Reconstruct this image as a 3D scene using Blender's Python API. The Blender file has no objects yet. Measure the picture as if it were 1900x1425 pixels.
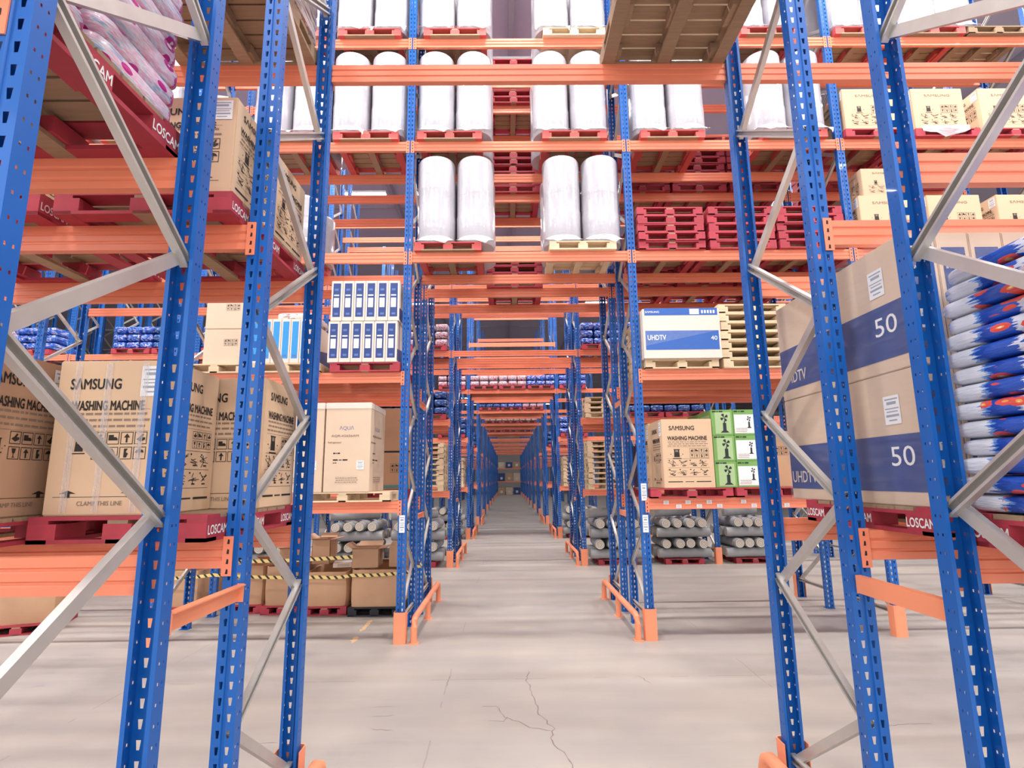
import bpy, bmesh, math, random
from mathutils import Vector, Matrix, Euler
RND = random.Random(11)
SC = bpy.context.scene
COL = SC.collection
PI = math.pi
# ---------------------------------------------------------------- materials
def lin(c):
    if isinstance(c, str):
        c = [int(c[i:i + 2], 16) / 255 for i in (0, 2, 4)]
    return tuple((x / 12.92 if x <= .04045 else ((x + .055) / 1.055) ** 2.4) for x in c) + (1.0,)

class NT:
    """small helper round one material's node tree"""
    def __init__(s, name):
        s.m = bpy.data.materials.new(name); s.m.use_nodes = True
        s.t = s.m.node_tree; s.b = s.t.nodes['Principled BSDF']
    def n(s, typ, ins=None, **kw):
        x = s.t.nodes.new(typ)
        for k, v in kw.items(): setattr(x, k, v)
        for k, v in (ins or {}).items():
            if hasattr(v, 'is_linked') or hasattr(v, 'links'): s.t.links.new(v, x.inputs[k])
            else: x.inputs[k].default_value = v
        return x
    def link(s, a, b): s.t.links.new(a, b)
    def math(s, op, a, b=0.0, c=0.0):
        return s.n('ShaderNodeMath', {0: a, 1: b, 2: c}, operation=op).outputs[0]
    def mix(s, f, a, b, typ='MIX'):
        x = s.n('ShaderNodeMix', data_type='RGBA', blend_type=typ)
        for i, v in ((0, f), (6, a), (7, b)):
            if hasattr(v, 'links'): s.t.links.new(v, x.inputs[i])
            else: x.inputs[i].default_value = v
        return x.outputs[2]
    def coord(s, which='Object', scale=(1, 1, 1), loc=(0, 0, 0)):
        c = s.n('ShaderNodeTexCoord').outputs[which]
        return s.n('ShaderNodeMapping', {'Vector': c, 'Scale': scale, 'Location': loc}).outputs[0]
    def noise(s, vec, scale, detail=3, rough=.55, out='Fac'):
        return s.n('ShaderNodeTexNoise', {'Vector': vec, 'Scale': scale, 'Detail': detail, 'Roughness': rough}).outputs[out]
    def ramp(s, f, stops, interp='LINEAR'):
        r = s.n('ShaderNodeValToRGB', {'Fac': f}); r.color_ramp.interpolation = interp
        e = r.color_ramp.elements
        while len(e) < len(stops): e.new(.5)
        for q, (p, c) in zip(e, stops): q.position = p; q.color = lin(c) if isinstance(c, str) else c
        return r.outputs[0]
    def bump(s, h, strength=.3, dist=.01):
        s.link(s.n('ShaderNodeBump', {'Height': h, 'Strength': strength, 'Distance': dist}).outputs[0], s.b.inputs['Normal'])
    def set(s, **kw):
        for k, v in kw.items():
            i = s.b.inputs[k.replace('_', ' ')]
            if hasattr(v, 'links'): s.link(v, i)
            else: i.default_value = v
        return s.m

def plain(name, c, rough=.5, metal=0.0, var=.12, vs=6, bump=0.0, rnd=0.0, stretch=(1, 1, 1), coat=0.0):
    t = NT(name); v = t.coord('Object', stretch)
    f = t.noise(v, vs, 4)
    base = lin(c)
    dark = tuple(x * (1 - var) for x in base[:3]) + (1,)
    lite = tuple(min(1, x * (1 + var)) for x in base[:3]) + (1,)
    colr = t.mix(f, dark, lite)
    if rnd:
        r = t.n('ShaderNodeObjectInfo').outputs['Random']
        k = t.math('MULTIPLY_ADD', r, 2 * rnd, 1 - rnd)
        cc = t.n('ShaderNodeCombineColor', {0: k, 1: k, 2: k}).outputs[0]
        colr = t.mix(1.0, colr, cc, 'MULTIPLY')
    rg = t.math('MULTIPLY_ADD', f, .2, rough - .1)
    if bump: t.bump(f, bump)
    return t.set(Base_Color=colr, Roughness=rg, Metallic=metal, Coat_Weight=coat)

M = {}
M['blue'] = plain('blue_enamel', '065CB0', .42, var=.12, vs=3, coat=.05)
M['orange'] = plain('orange_enamel', 'F08A68', .42, var=.08, vs=2, coat=.1)
M['orange_soft'] = plain('orange_guard_paint', 'FB9A72', .5, var=.08, vs=5)
M['zinc'] = plain('galvanised_steel', 'C9C5C0', .42, metal=.55, var=.12, vs=9)
M['dark'] = plain('dark_hole', '241A22', .8)
M['red'] = plain('red_pallet_paint', 'AE3846', .65, var=.25, vs=14, bump=.2, rnd=.12)
M['litred'] = plain('lit_red_pallet_paint', 'CC5450', .65, var=.2, vs=14, bump=.2, rnd=.1)  # lighter copy of the pallet red, lit look put into the colour
M['wood'] = plain('pallet_timber', 'A0856A', .8, var=.3, vs=5, bump=.3, rnd=.15, stretch=(1, 9, 9))
M['palewood'] = plain('pale_pallet_timber', 'E2C9A6', .8, var=.18, vs=5, bump=.3, rnd=.1, stretch=(1, 9, 9))
M['blackplastic'] = plain('black_plastic', '22242C', .6)
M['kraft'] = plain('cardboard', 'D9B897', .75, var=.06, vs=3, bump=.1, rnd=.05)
M['kraftdark'] = plain('brown_and_shaded_cardboard', 'C59C7B', .8, var=.1, vs=4, bump=.15, rnd=.08)  # brown board of the bins, also the shade colour of far-left cartons
M['ink'] = plain('black_print', '2A211D', .7)
M['inkgrey'] = plain('grey_print', '8D7767', .7)
M['inkred'] = plain('red_brown_print', '8A4A40', .7)
M['inkblue'] = plain('slate_blue_print', '586C9C', .6)
M['white'] = plain('white_paper', 'EFEDEC', .6, var=.03)
M['greylabel'] = plain('grey_label_print', '9CA3B0', .6)
M['navy'] = plain('navy_print', '2B4585', .45, var=.1)
M['tvblue'] = plain('tv_blue_print', '2F62B4', .45, var=.1)
M['tvmid'] = plain('tv_mid_blue_print', '5A78B8', .45, var=.2, vs=14)
M['skyblue'] = plain('bright_blue_print', '2E97DD', .45)
M['tvkraft'] = plain('pale_carton', 'DCC2A8', .55, var=.06, vs=4, rnd=.03)
M['tvwhite'] = plain('white_carton', 'E8D8CB', .55, var=.05)
M['green'] = plain('green_print', '78A858', .5, var=.2, vs=4)
M['greenpale'] = plain('pale_green_print', 'A9C48F', .5, var=.1)
M['black'] = plain('black_figure_print', '1C2227', .5)
M['fabric'] = plain('grey_fabric_roll', '9EA0A2', .6, var=.12, vs=10, bump=.15, rnd=.12)
M['lamp'] = None
M['roof'] = plain('roof_sheet', 'B9B2C4', .6, var=.06)
M['purlin'] = plain('roof_purlin', '9A95A0', .6)
M['wall'] = plain('wall_cladding', 'D5CFCC', .7, var=.05)
M['tealstrip'] = plain('teal_strip', '6FA8A0', .5)
def roll_mat():
    t = NT('white_film_roll'); v = t.coord('Object', (1, 1, .35))
    n1 = t.noise(v, 7, 4); n2 = t.noise(t.coord('Object', (1, 1, 6)), 1.6, 3)
    w = t.math('ADD', n1, t.math('MULTIPLY', n2, .6))
    t.bump(w, .32, .03)
    return t.set(Base_Color=t.mix(n1, lin('AFACB4'), lin('CCC8CE')), Roughness=.28, Coat_Weight=.5, Coat_Roughness=.12)
M['roll'] = roll_mat()
def ends_mat():
    t = NT('rolled_cloth_end'); v = t.coord('Object')
    w = t.n('ShaderNodeTexWave', {'Vector': v, 'Scale': 9.0, 'Distortion': 3.0, 'Detail': 2.0}, wave_type='RINGS', rings_direction='X').outputs['Fac']
    return t.set(Base_Color=t.ramp(w, [(0.1, '98938A'), (.6, 'D6CFC2'), (1, 'E6DECF')]), Roughness=.7)
M['rollend'] = ends_mat()
def film_mat(name, alpha, tint='F3EEF2'):
    t = NT(name); v = t.coord('Object', (1, 1, 7))
    n = t.noise(v, 4.5, 4)
    t.bump(n, .7, .02)
    a = t.math('MULTIPLY_ADD', t.math('POWER', n, 3.0), alpha * 2.2, alpha * .45)
    return t.set(Base_Color=lin(tint), Roughness=.16, Alpha=a)
M['film'] = film_mat('stretch_film', .10)
M['cleartape'] = film_mat('clear_tape_film', .42)
M['filmskirt'] = film_mat('loose_film', .8)
def floor_mat():
    t = NT('worn_concrete'); v = t.coord('Object')
    big = t.noise(v, .22, 5, .6); mid = t.noise(v, 1.3, 6, .65)
    st = t.noise(t.coord('Object', (.25, 2.2, 1)), 1.1, 5, .6)
    f = t.math('ADD', t.math('MULTIPLY', big, .5), t.math('ADD', t.math('MULTIPLY', mid, .25), t.math('MULTIPLY', st, .3)))
    c = t.ramp(f, [(.3, '837F7C'), (.46, 'A29C97'), (.6, 'AFA69D'), (.78, 'BDB1A4')])
    sep = t.n('ShaderNodeSeparateXYZ', {0: t.n('ShaderNodeTexCoord').outputs['Object']})
    wob = t.math('MULTIPLY', t.math('SUBTRACT', t.noise(v, 2.0, 4), .5), .05)
    def joint(o, off, per, wid):
        p = t.math('ADD', t.math('ADD', o, wob), off)
        p = t.math('ABSOLUTE', t.math('SUBTRACT', t.math('FRACT', t.math('DIVIDE', p, per)), .5))
        return t.math('LESS_THAN', p, wid / per)
    jn = t.math('MAXIMUM', joint(sep.outputs[0], 1.65 + .65, 3.3, .006), joint(sep.outputs[1], 3.14 - 6.3, 6.28, .008))
    br = t.math('GREATER_THAN', t.noise(v, 1.1, 3), .52)
    jn = t.math('MULTIPLY', jn, br)
    c = t.mix(t.math('MULTIPLY', jn, .32), c, lin('6E6560'))
    t.bump(mid, .12, .01)
    return t.set(Base_Color=c, Roughness=t.math('MULTIPLY_ADD', mid, .25, .38), Specular_IOR_Level=.35)
M['floor'] = floor_mat()
def tape_mat():
    t = NT('barrier_tape_print'); s = t.n('ShaderNodeSeparateXYZ', {0: t.n('ShaderNodeTexCoord').outputs['Object']})
    p = t.math('FRACT', t.math('MULTIPLY', t.math('ADD', s.outputs[0], t.math('MULTIPLY', s.outputs[2], .9)), 8.5))
    return t.set(Base_Color=t.mix(t.math('LESS_THAN', p, .34), lin('F3D98A'), lin('2B2520')), Roughness=.5)
M['tape'] = tape_mat()
def sack_mat(name, kind):
    t = NT(name); g = t.n('ShaderNodeTexCoord').outputs['Generated']
    r = t.n('ShaderNodeObjectInfo').outputs['Random']
    off = t.n('ShaderNodeCombineXYZ', {0: t.math('MULTIPLY', r, 7.0), 1: t.math('MULTIPLY', r, 3.0), 2: r}).outputs[0]
    gv = t.n('ShaderNodeVectorMath', {0: g, 1: off}, operation='ADD').outputs[0]
    s = t.n('ShaderNodeSeparateXYZ', {0: g})
    y = s.outputs[1]
    n = t.noise(t.n('ShaderNodeMapping', {'Vector': gv, 'Scale': (2.4, 1.6, 3.2)}).outputs[0], 2.2, 3)
    vo = t.n('ShaderNodeTexVoronoi', {'Vector': t.n('ShaderNodeMapping', {'Vector': gv, 'Scale': (1.2, 3.0, 1.2)}).outputs[0], 'Scale': 1.5})
    vc = t.n('ShaderNodeSeparateColor', {0: vo.outputs['Color']})
    vd = vo.outputs['Distance']
    if kind == 'bluewhite':
        edge = t.math('ADD', y, t.math('MULTIPLY', t.math('SUBTRACT', n, .5), .35))
        c = t.ramp(edge, [(0, '1E4FB4'), (.16, 'D8DCEC'), (.26, '2456BE'), (.48, '1C48AC'), (.58, '6F9ADB'), (.62, 'E3E4EC'), (.9, 'CBD4E8'), (.97, '4F86D0')], 'CONSTANT')
        blob = t.math('LESS_THAN', t.math('ADD', vd, t.math('MULTIPLY', n, .25)), .52)
        blob = t.math('MULTIPLY', blob, t.math('MULTIPLY', t.math('LESS_THAN', y, .62), t.math('GREATER_THAN', vc.outputs[0], .2)))
        c = t.mix(blob, c, t.ramp(t.math('ADD', vd, t.math('MULTIPLY', n, .3)), [(0, 'F6E6D2'), (.2, 'F0A64A'), (.28, 'E2534A'), (.6, 'D83A4E')], 'CONSTANT'))
    elif kind == 'pink':
        c = t.ramp(n, [(.3, '9CC4DE'), (.4, 'E9DCE6'), (.48, 'E7A9C6'), (.55, 'EFE4EA'), (.63, '86BCD6'), (.72, 'DD86B4')])
        edge = t.math('ADD', y, t.math('MULTIPLY', t.math('SUBTRACT', n, .5), .12))
        c = t.mix(t.math('MULTIPLY', t.math('GREATER_THAN', edge, .9), .9), c, lin('C41F86'))
        pat = t.math('MULTIPLY', t.math('LESS_THAN', vd, .34), t.math('GREATER_THAN', vc.outputs[1], .6))
        c = t.mix(pat, c, lin('BE1C84'))
        c = t.mix(t.math('MULTIPLY', pat, t.math('LESS_THAN', vd, .15)), c, lin('E6E2E2'))
    else:
        a, b2, d, e = {'blue': ('1A3F9C', '2C63C8', 'C9D6EE', 'C2364A'), 'red': ('B4344A', 'D8C8C8', '3150A8', 'E6D9D4'), 'pale': ('CFC6C0', 'E6DCD4', '8C7F86', 'A86058'), 'navy': ('12306F', '1C4A94', '5F86BE', 'B9C6DC')}[kind]
        c = t.ramp(n, [(0, a), (.44, b2), (.56, d), (.63, e), (.68, a)], 'CONSTANT')
    t.bump(t.noise(gv, 9, 3), .35, .02)
    return t.set(Base_Color=c, Roughness=.32, Coat_Weight=.3, Coat_Roughness=.15)
for k in ('bluewhite', 'pink', 'blue', 'red', 'pale', 'navy'): M['sack_' + k] = sack_mat('sack_print_' + k, k)
def lamp_mat():
    t = NT('lamp_diffuser'); return t.set(Base_Color=(1, 1, 1, 1), Emission_Color=(1, .96, .92, 1), Emission_Strength=14.0)
M['lamp'] = lamp_mat()

# ---------------------------------------------------------------- mesh helpers
class MB:
    def __init__(s): s.v = []; s.f = []; s.m = []
    def face(s, pts, m=0):
        b = len(s.v); s.v += [tuple(p) for p in pts]; s.f.append(tuple(range(b, b + len(pts)))); s.m.append(m)
    def box(s, x0, x1, y0, y1, z0, z1, m=0):
        b = len(s.v)
        s.v += [(x, y, z) for z in (z0, z1) for y in (y0, y1) for x in (x0, x1)]
        for q in ((0, 2, 3, 1), (4, 5, 7, 6), (0, 1, 5, 4), (1, 3, 7, 5), (3, 2, 6, 7), (2, 0, 4, 6)):
            s.f.append(tuple(b + i for i in q)); s.m.append(m)
    def sweep(s, rings, m=0, closed=True, caps=True):
        """rings: lists of points, same length"""
        b = len(s.v); n = len(rings[0])
        for r in rings: s.v += [tuple(p) for p in r]
        for i in range(len(rings) - 1):
            for j in range(n if closed else n - 1):
                k = (j + 1) % n
                s.f.append((b + i * n + j, b + i * n + k, b + (i + 1) * n + k, b + (i + 1) * n + j)); s.m.append(m)
        if caps and closed:
            s.f.append(tuple(b + j for j in reversed(range(n)))); s.m.append(m)
            s.f.append(tuple(b + (len(rings) - 1) * n + j for j in range(n))); s.m.append(m)
    def tube(s, pts, r, n=10, m=0):
        rings = []
        P = [Vector(p) for p in pts]
        up = Vector((0.31, .1, .95))
        for i, p in enumerate(P):
            d = (P[min(i + 1, len(P) - 1)] - P[max(i - 1, 0)]).normalized()
            if abs(d.dot(up)) > .98: up = Vector((1, 0, .05)).normalized()
            a = d.cross(up).normalized(); b = a.cross(d)
            rings.append([p + (a * math.cos(2 * PI * k / n) + b * math.sin(2 * PI * k / n)) * r for k in range(n)])
        s.sweep(rings, m)
    def add(s, o, mat=None, m=None):
        b = len(s.v)
        s.v += [tuple(mat @ Vector(p)) if mat else p for p in o.v]
        s.f += [tuple(b + i for i in q) for q in o.f]; s.m += o.m if m is None else [m] * len(o.f)
        return s
    def mesh(s, name, mats, smooth=False, bevel=0.0):
        me = bpy.data.meshes.new(name)
        me.from_pydata(s.v, [], s.f)
        for k in mats: me.materials.append(M[k] if isinstance(k, str) else k)
        me.polygons.foreach_set('material_index', s.m)
        bm = bmesh.new(); bm.from_mesh(me)
        bmesh.ops.remove_doubles(bm, verts=bm.verts, dist=1e-5)
        bmesh.ops.recalc_face_normals(bm, faces=bm.faces)
        if bevel:
            bmesh.ops.bevel(bm, geom=[e for e in bm.edges if e.calc_face_angle(0) > .6], offset=bevel, segments=2, affect='EDGES', clamp_overlap=True)
        bm.to_mesh(me); bm.free()
        if smooth:
            me.polygons.foreach_set('use_smooth', [True] * len(me.polygons))
            me.set_sharp_from_angle(angle=math.radians(40))
        me.update()
        return me

def ob(name, me, parent=None, loc=(0, 0, 0), rot=(0, 0, 0), scale=(1, 1, 1)):
    o = bpy.data.objects.new(name, me); COL.objects.link(o)
    o.location = loc; o.rotation_euler = rot; o.scale = scale
    if parent: o.parent = parent
    return o
def tag(o, label, cat, group=None):
    o['label'] = label; o['category'] = cat
    if group: o['group'] = group
    return o
def thing(name, label, cat, loc=(0, 0, 0), rz=0.0, group=None):
    o = ob(name, None, None, loc, (0, 0, rz)); return tag(o, label, cat, group)
def one(name, me, label, cat, loc=(0, 0, 0), rz=0.0, group=None):
    return tag(ob(name, me, None, loc, (0, 0, rz)), label, cat, group)
def struct(name, me, loc=(0, 0, 0)):
    o = ob(name, me, None, loc); o['kind'] = 'structure'; return o
def copy_thing(root, loc, rz, label):
    r = root.copy(); COL.objects.link(r); r.location = loc; r.rotation_euler = (0, 0, rz); r['label'] = label
    for ch in root.children:
        c = ch.copy(); COL.objects.link(c); c.parent = r
        for g in ch.children:
            d = g.copy(); COL.objects.link(d); d.parent = c
    return r

# ---------------------------------------------------------------- layout
ORD = ['first', 'second', 'third', 'fourth', 'fifth', 'sixth', 'seventh', 'eighth', 'ninth', 'tenth', 'eleventh', 'twelfth', 'thirteenth', 'fourteenth']
Y0 = [1.40] + [7.62 + 6.28 * k for k in range(12)]
OFF = (0.0, .96, 1.58, 2.545)
LVN = [1.81, 3.57, 5.38]
LV = [1.82, 3.61, 5.40, 7.19, 8.98]
H = 11.1
def colx(row, k): return (-1.427 + 3.27 * k) if row == 0 else (-1.432 + 3.292 * k)
def bayx(row, b): return (colx(row, b) + colx(row, b + 1)) / 2     # bay b lies between post lines b and b+1; bay 0 is the tunnel
def rowname(r): return ORD[r] + ' rack row'
def bayname(b):
    return 'tunnel bay' if b == 0 else ('%s bay right' % ORD[b - 1] if b > 0 else '%s bay left' % ORD[-b - 1])
def colname(k):
    if k == 0: return 'left side of tunnel'
    if k == 1: return 'right side of tunnel'
    n = -k if k < 0 else k - 1
    return '%s bay%s %s of tunnel' % (('one', 'two', 'three', 'four', 'five', 'six')[n - 1], '' if n == 1 else 's', 'left' if k < 0 else 'right')

# ---- upright frame
W2 = .0565; FL = .072; PIT = .075
def upright_mb(detail=True, h=H):
    b = MB()
    def cols(w): return [(-W2, 0), (-.026 - w, 0), (-.026 + w, 0), (-.010, 0), (-.005, .008), (.005, .008), (.010, 0), (.026 - w, 0), (.026 + w, 0), (W2, 0)]
    rows = []; z = 0.0; n = int(h / PIT)
    zs = []
    for i in range(n): zs += [(i * PIT, .010), (i * PIT + .0195, .0055), (i * PIT + .0555, .0095)]
    zs.append((n * PIT, .010))
    base = 0
    for z, w in zs: b.v += [(x, y, z) for x, y in cols(w)]
    for i in range(len(zs) - 1):
        for j in range(9):
            if i % 3 == 1 and j in (1, 7): continue
            b.f.append((i * 10 + j, i * 10 + j + 1, (i + 1) * 10 + j + 1, (i + 1) * 10 + j)); b.m.append(0)
    for sx in (-1, 1):
        ys = [0, .019, .0255, .046, .0525, FL]
        if detail:
            o = len(b.v)
            zz = []
            for i in range(n): zz += [i * PIT, i * PIT + .042, i * PIT + .053]
            zz.append(n * PIT)
            for z in zz: b.v += [(sx * W2, y, z) for y in ys]
            for i in range(len(zz) - 1):
                for j in range(5):
                    if i % 3 == 1 and j in (1, 3): continue
                    b.f.append((o + i * 6 + j, o + i * 6 + j + 1, o + (i + 1) * 6 + j + 1, o + (i + 1) * 6 + j)); b.m.append(0)
        else:
            b.face([(sx * W2, 0, 0), (sx * W2, FL, 0), (sx * W2, FL, h), (sx * W2, 0, h)])
        b.face([(sx * W2, FL, 0), (sx * (W2 - .018), FL, 0), (sx * (W2 - .018), FL, n * PIT), (sx * W2, FL, n * PIT)])
    return b
def brace_mb(y1, z1, y2, z2, s):
    """galvanised channel in the frame's plane; its open side faces s*X"""
    b = MB(); a = Vector((0, y1, z1)); e = Vector((0, y2, z2)); d = (e - a).normalized()
    n = Vector((1, 0, 0)).cross(d).normalized(); a = a - d * .035; e = e + d * .035
    w, t, dp = .026, .004, .028
    prof = [(-w, dp), (-w, -dp * .2), (w, -dp * .2), (w, dp), (w - .012, dp), (w - .012, dp - .004), (w - t, dp - .004), (w - t, -dp * .2 + t), (-w + t, -dp * .2 + t), (-w + t, dp - .004), (-w + .012, dp - .004), (-w + .012, dp)]
    rings = [[p + n * q[0] + Vector((s * q[1], 0, 0)) for q in prof] for p in (a, e)]
    b.sweep(rings); return b
FD = .48
def brace_list(s):
    out = []; k = 0
    yo, yi = -FD + .075, FD - .075
    out.append((yo, .30, yi, .30, 1)); z = .30
    outer = True
    while z + .57 < H - .1:
        z2 = z + .555
        if outer: out.append((yo, z, yi, z2, -1))
        else: out.append((yi, z, yo, z2, 1))
        outer = not outer; z = z2
    return [brace_mb(a, z1, b, z2, s * q) for a, z1, b, z2, q in out]
ME_UP = upright_mb().mesh('upright', ['blue'])
UPF = upright_mb(False)
bp = MB(); bp.box(-.0655, .0655, -.004, .115, 0, .006); ME_BASE = bp.mesh('base_plate', ['blue'])
BR = {s: [b.mesh('brace', ['zinc']) for b in brace_list(s)] for s in (1, -1)}
bolt = MB(); bolt.tube([(-.062, 0, 0), (.062, 0, 0)], .008, 6); ME_BOLT = bolt.mesh('bolt', ['zinc'])
FAR = {}
for s in (1, -1):
    q = MB().add(UPF, Matrix.Translation((0, -FD, 0)))
    q.add(UPF, Matrix.Translation((0, FD, 0)) @ Matrix.Rotation(PI, 4, 'Z'))
    for x in brace_list(s): q.add(x, None, 1)
    FAR[s] = q.mesh('rack_end_frame', ['blue', 'zinc'])
PROTO = {}
FRAMES = {}
def frame(row, k, half):
    x = colx(row, k); y = Y0[row] + OFF[0 if half == 0 else 2] + (FD if half == 0 else FD + .005)
    side = 1 if k <= 0 else -1
    lab = 'blue upright frame, %s, %s half, %s' % (rowname(row), 'front' if half == 0 else 'rear', colname(k))
    s = side if half == 0 else -side
    rz = 0 if half == 0 else PI
    g = 'upright frames of the ' + rowname(row)
    if row > 2:
        o = one('rack_end_frame', FAR[s], lab, 'rack frame', (x, y, 0), rz, g)
    else:
        if s not in PROTO:
            r = thing('rack_end_frame', lab, 'rack frame')
            for yy, rr in ((-FD, 0), (FD, PI)):
                ob('upright', ME_UP, r, (0, yy, .006), (0, 0, rr)); ob('base_plate', ME_BASE, r, (0, yy, 0), (0, 0, rr))
            for i, m in enumerate(BR[s]):
                ob('brace', m, r)['label'] = 'galvanised brace'
            PROTO[s] = r
            r.location = (x, y, 0); r.rotation_euler = (0, 0, rz); r['group'] = g; o = r
        else:
            o = copy_thing(PROTO[s], (x, y, 0), rz, lab); o['group'] = g
    FRAMES[row, k, half] = o
    return o
# ---- upright protector, guard rail, row spacer
def protector_me():
    b = MB(); P = []
    for a in range(0, 181, 20):
        t = math.radians(a); P.append((-.082 * math.cos(t), -.012 - .028 * math.sin(t) ** .6 if a not in (0, 180) else -.012))
    P = [(-.082, .09)] + P + [(.082, .09)]
    inn = [(x * .92, y + (.006 if 0 < i < len(P) - 1 else 0)) for i, (x, y) in enumerate(P)]
    ring = P + inn[::-1]
    b.sweep([[(x, y, z) for x, y in ring] for z in (0, .39, .395)]); return b.mesh('upright_protector', ['orange_soft'], True)
ME_PROT = protector_me()
def protector(row, k, half):
    y = Y0[row] + (0 if half == 0 else 2.55)
    one('upright_protector', ME_PROT, 'orange curved post guard at %s foot, %s, %s' % ('front' if half == 0 else 'rear', rowname(row), colname(k)), 'post guard', (colx(row, k), y, 0), 0 if half == 0 else PI, 'post guards')
def guard_parts():
    L = 2.56; h = .30; r = .042
    def bend(y, s): return [(0, y, 0), (0, y, h - .1), (0, y + s * .03, h - .03), (0, y + s * .09, h)]
    a = MB(); a.tube(bend(0, 1) + bend(L, -1)[::-1], r, 12)
    c = MB(); c.tube([(0, L / 2, 0), (0, L / 2, h - .02)], r * .95, 12)
    d = MB(); d.box(-.06, .06, -.07, .07, 0, .008)
    return a.mesh('rail', ['orange_soft'], True), c.mesh('middle_post', ['orange_soft'], True), d.mesh('foot_plate', ['orange_soft']), L
GP = guard_parts()
def guard(row, k):
    x = colx(row, k) + (.185 if k == 0 else -.17)
    r = thing('guard_rail', 'low bent orange guard rail, %s, %s' % (rowname(row), colname(k)), 'guard rail', (x, Y0[row] + .01, 0), 0, 'guard rails along the tunnel')
    ob('rail', GP[0], r, (0, 0, .004)); ob('middle_post', GP[1], r, (0, 0, .004))
    for y in (0, GP[3] / 2, GP[3]): ob('foot_plate', GP[2], r, (0, y, 0))
def spacer_me():
    b = MB(); L = .612
    b.box(-.003, .003, 0, L, -.042, .042); b.box(-.003, .04, 0, L, .036, .042)
    b.box(-.003, .03, -.003, .003, -.045, .045); b.box(-.003, .03, L - .003, L + .003, -.045, .045)
    return b.mesh('row_spacer', ['orange_soft'])
ME_SP = spacer_me()
def spacer(row, k, z):
    o = one('row_spacer', ME_SP, '%s orange row spacer bar, %s, %s' % ('low' if z < 2 else 'middle' if z < 5 else 'high', rowname(row), colname(k)), 'spacer bar', (colx(row, k) + (.03 if k <= 0 else -.03), Y0[row] + .964, z), 0, 'row spacers')
    return o
# ---- beams
def beam_parts(L):
    b = MB(); d = .05
    e = d - .007
    pr = [(.002, 0), (d, 0), (d, -.039), (e, -.045), (e, -.054), (d, -.06), (d, -.092), (e, -.098), (e, -.107), (d, -.113), (d, -.15), (.002, -.15), (.002, -.113), (.009, -.107), (.009, -.098), (.002, -.092), (.002, -.06), (.009, -.054), (.009, -.045), (.002, -.039)]
    b.sweep([[(x, y, z) for y, z in pr] for x in (-L / 2, L / 2)])
    c = []
    for s in (-1, 1):
        q = MB(); x0, x1 = (s * L / 2 - (s * .004), s * (L / 2 + .048))
        lo, hi = min(x0, x1), max(x0, x1)
        q.box(lo, hi, -.0065, -.0015, -.188, .012)
        for i, z in enumerate((-.015, -.065, -.115, -.165)):
            xc = s * (L / 2 + .024)
            q.face([(xc - .007, -.0072, z - .012), (xc + .006, -.0072, z - .012), (xc + .006, -.0072, z + .010), (xc - .003, -.0072, z + .013)], 1)
        c.append(q)
    return b, c
BEAMS = {}
def beam(row, b, lv, line, detail=False):
    x = bayx(row, b); L = (3.27 if row == 0 else 3.292) - .117
    z = (LVN if row == 0 else LV)[lv]
    y = Y0[row] + OFF[line]; rz = 0 if line in (0, 2) else PI
    lab = 'orange pallet beam, %s level, %s, %s, %s' % (ORD[lv], bayname(b), rowname(row), ('front line', 'inner front line', 'inner rear line', 'rear line')[line])
    g = 'pallet beams of the ' + rowname(row)
    if L not in BEAMS:
        a, c = beam_parts(L); j = MB().add(a); j.add(c[0]); j.add(c[1])
        BEAMS[L] = (a.mesh('bar', ['orange', 'dark']), [q.mesh('end_connector', ['orange', 'dark']) for q in c], j.mesh('pallet_beam', ['orange', 'dark']))
    B = BEAMS[L]
    if not detail: return one('pallet_beam', B[2], lab, 'rack beam', (x, y, z), rz, g)
    r = thing('pallet_beam', lab, 'rack beam', (x, y, z), rz, g)
    ob('bar', B[0], r)
    for q in B[1]: ob('end_connector', q, r)
    return r
# ---------------------------------------------------------------- pallets
PD = .132
def pallet_mbs(W, D):
    deck, base, blk = MB(), MB(), []
    n = 8; bw = round(D / 8 - .013, 4)
    for i in range(n):
        y = -D / 2 + (D - bw) * i / (n - 1)
        deck.box(-W / 2, W / 2, y, y + bw, .113, PD, 1 if i in (0, n - 1) else 0)
    for x in (-W / 2, -.05, W / 2 - .1): deck.box(x, x + .1, -D / 2, D / 2, .095, .1135, 1 if x != -.05 else 0)
    for x in (-W / 2, -.05, W / 2 - .1): base.box(x, x + .1, -D / 2, D / 2, 0, .02, 0 if x == -.05 else 1)
    for y in (-D / 2, D / 2 - .1): base.box(-W / 2, W / 2, y, y + .1, .001, .021, 2)
    for x in (-W / 2, -.07, W / 2 - .14):
        for y in (-D / 2 + .1, 0, D / 2 - .1): blk.append((x + .07, y))
    return deck, base, blk
PALS = {}
def pal_get(kind, W, D):
    key = (kind, W, D)
    if key not in PALS:
        mats = {'red': ['wood', 'red', 'red'], 'coral': ['wood', 'litred', 'wood'], 'wood': ['wood'] * 3, 'pale': ['palewood'] * 3, 'black': ['blackplastic'] * 3}[kind]
        d, b, bl = pallet_mbs(W, D)
        k = MB(); k.box(-.07, .07, -.1, .1, .0205, .0955, 1)
        j = MB().add(d).add(b)
        for x, y in bl: j.add(k, Matrix.Translation((x, y, 0)))
        PALS[key] = (d.mesh('deck', mats), b.mesh('base_boards', mats), k.mesh('block', mats), bl, j.mesh('pallet', mats))
    return PALS[key]
def pallet(kind, x, y, z, label, W=.98, D=1.1, detail=False, rz=0.0, group='pallets', name='pallet'):
    P = pal_get(kind, W, D)
    if not detail: return one(name, P[4], label, 'pallet', (x, y, z), rz, group)
    r = thing(name, label, 'pallet', (x, y, z), rz, group)
    ob('deck', P[0], r); ob('base_boards', P[1], r)
    for bx, by in P[3]: ob('block', P[2], r, (bx, by, 0))
    return r
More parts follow.
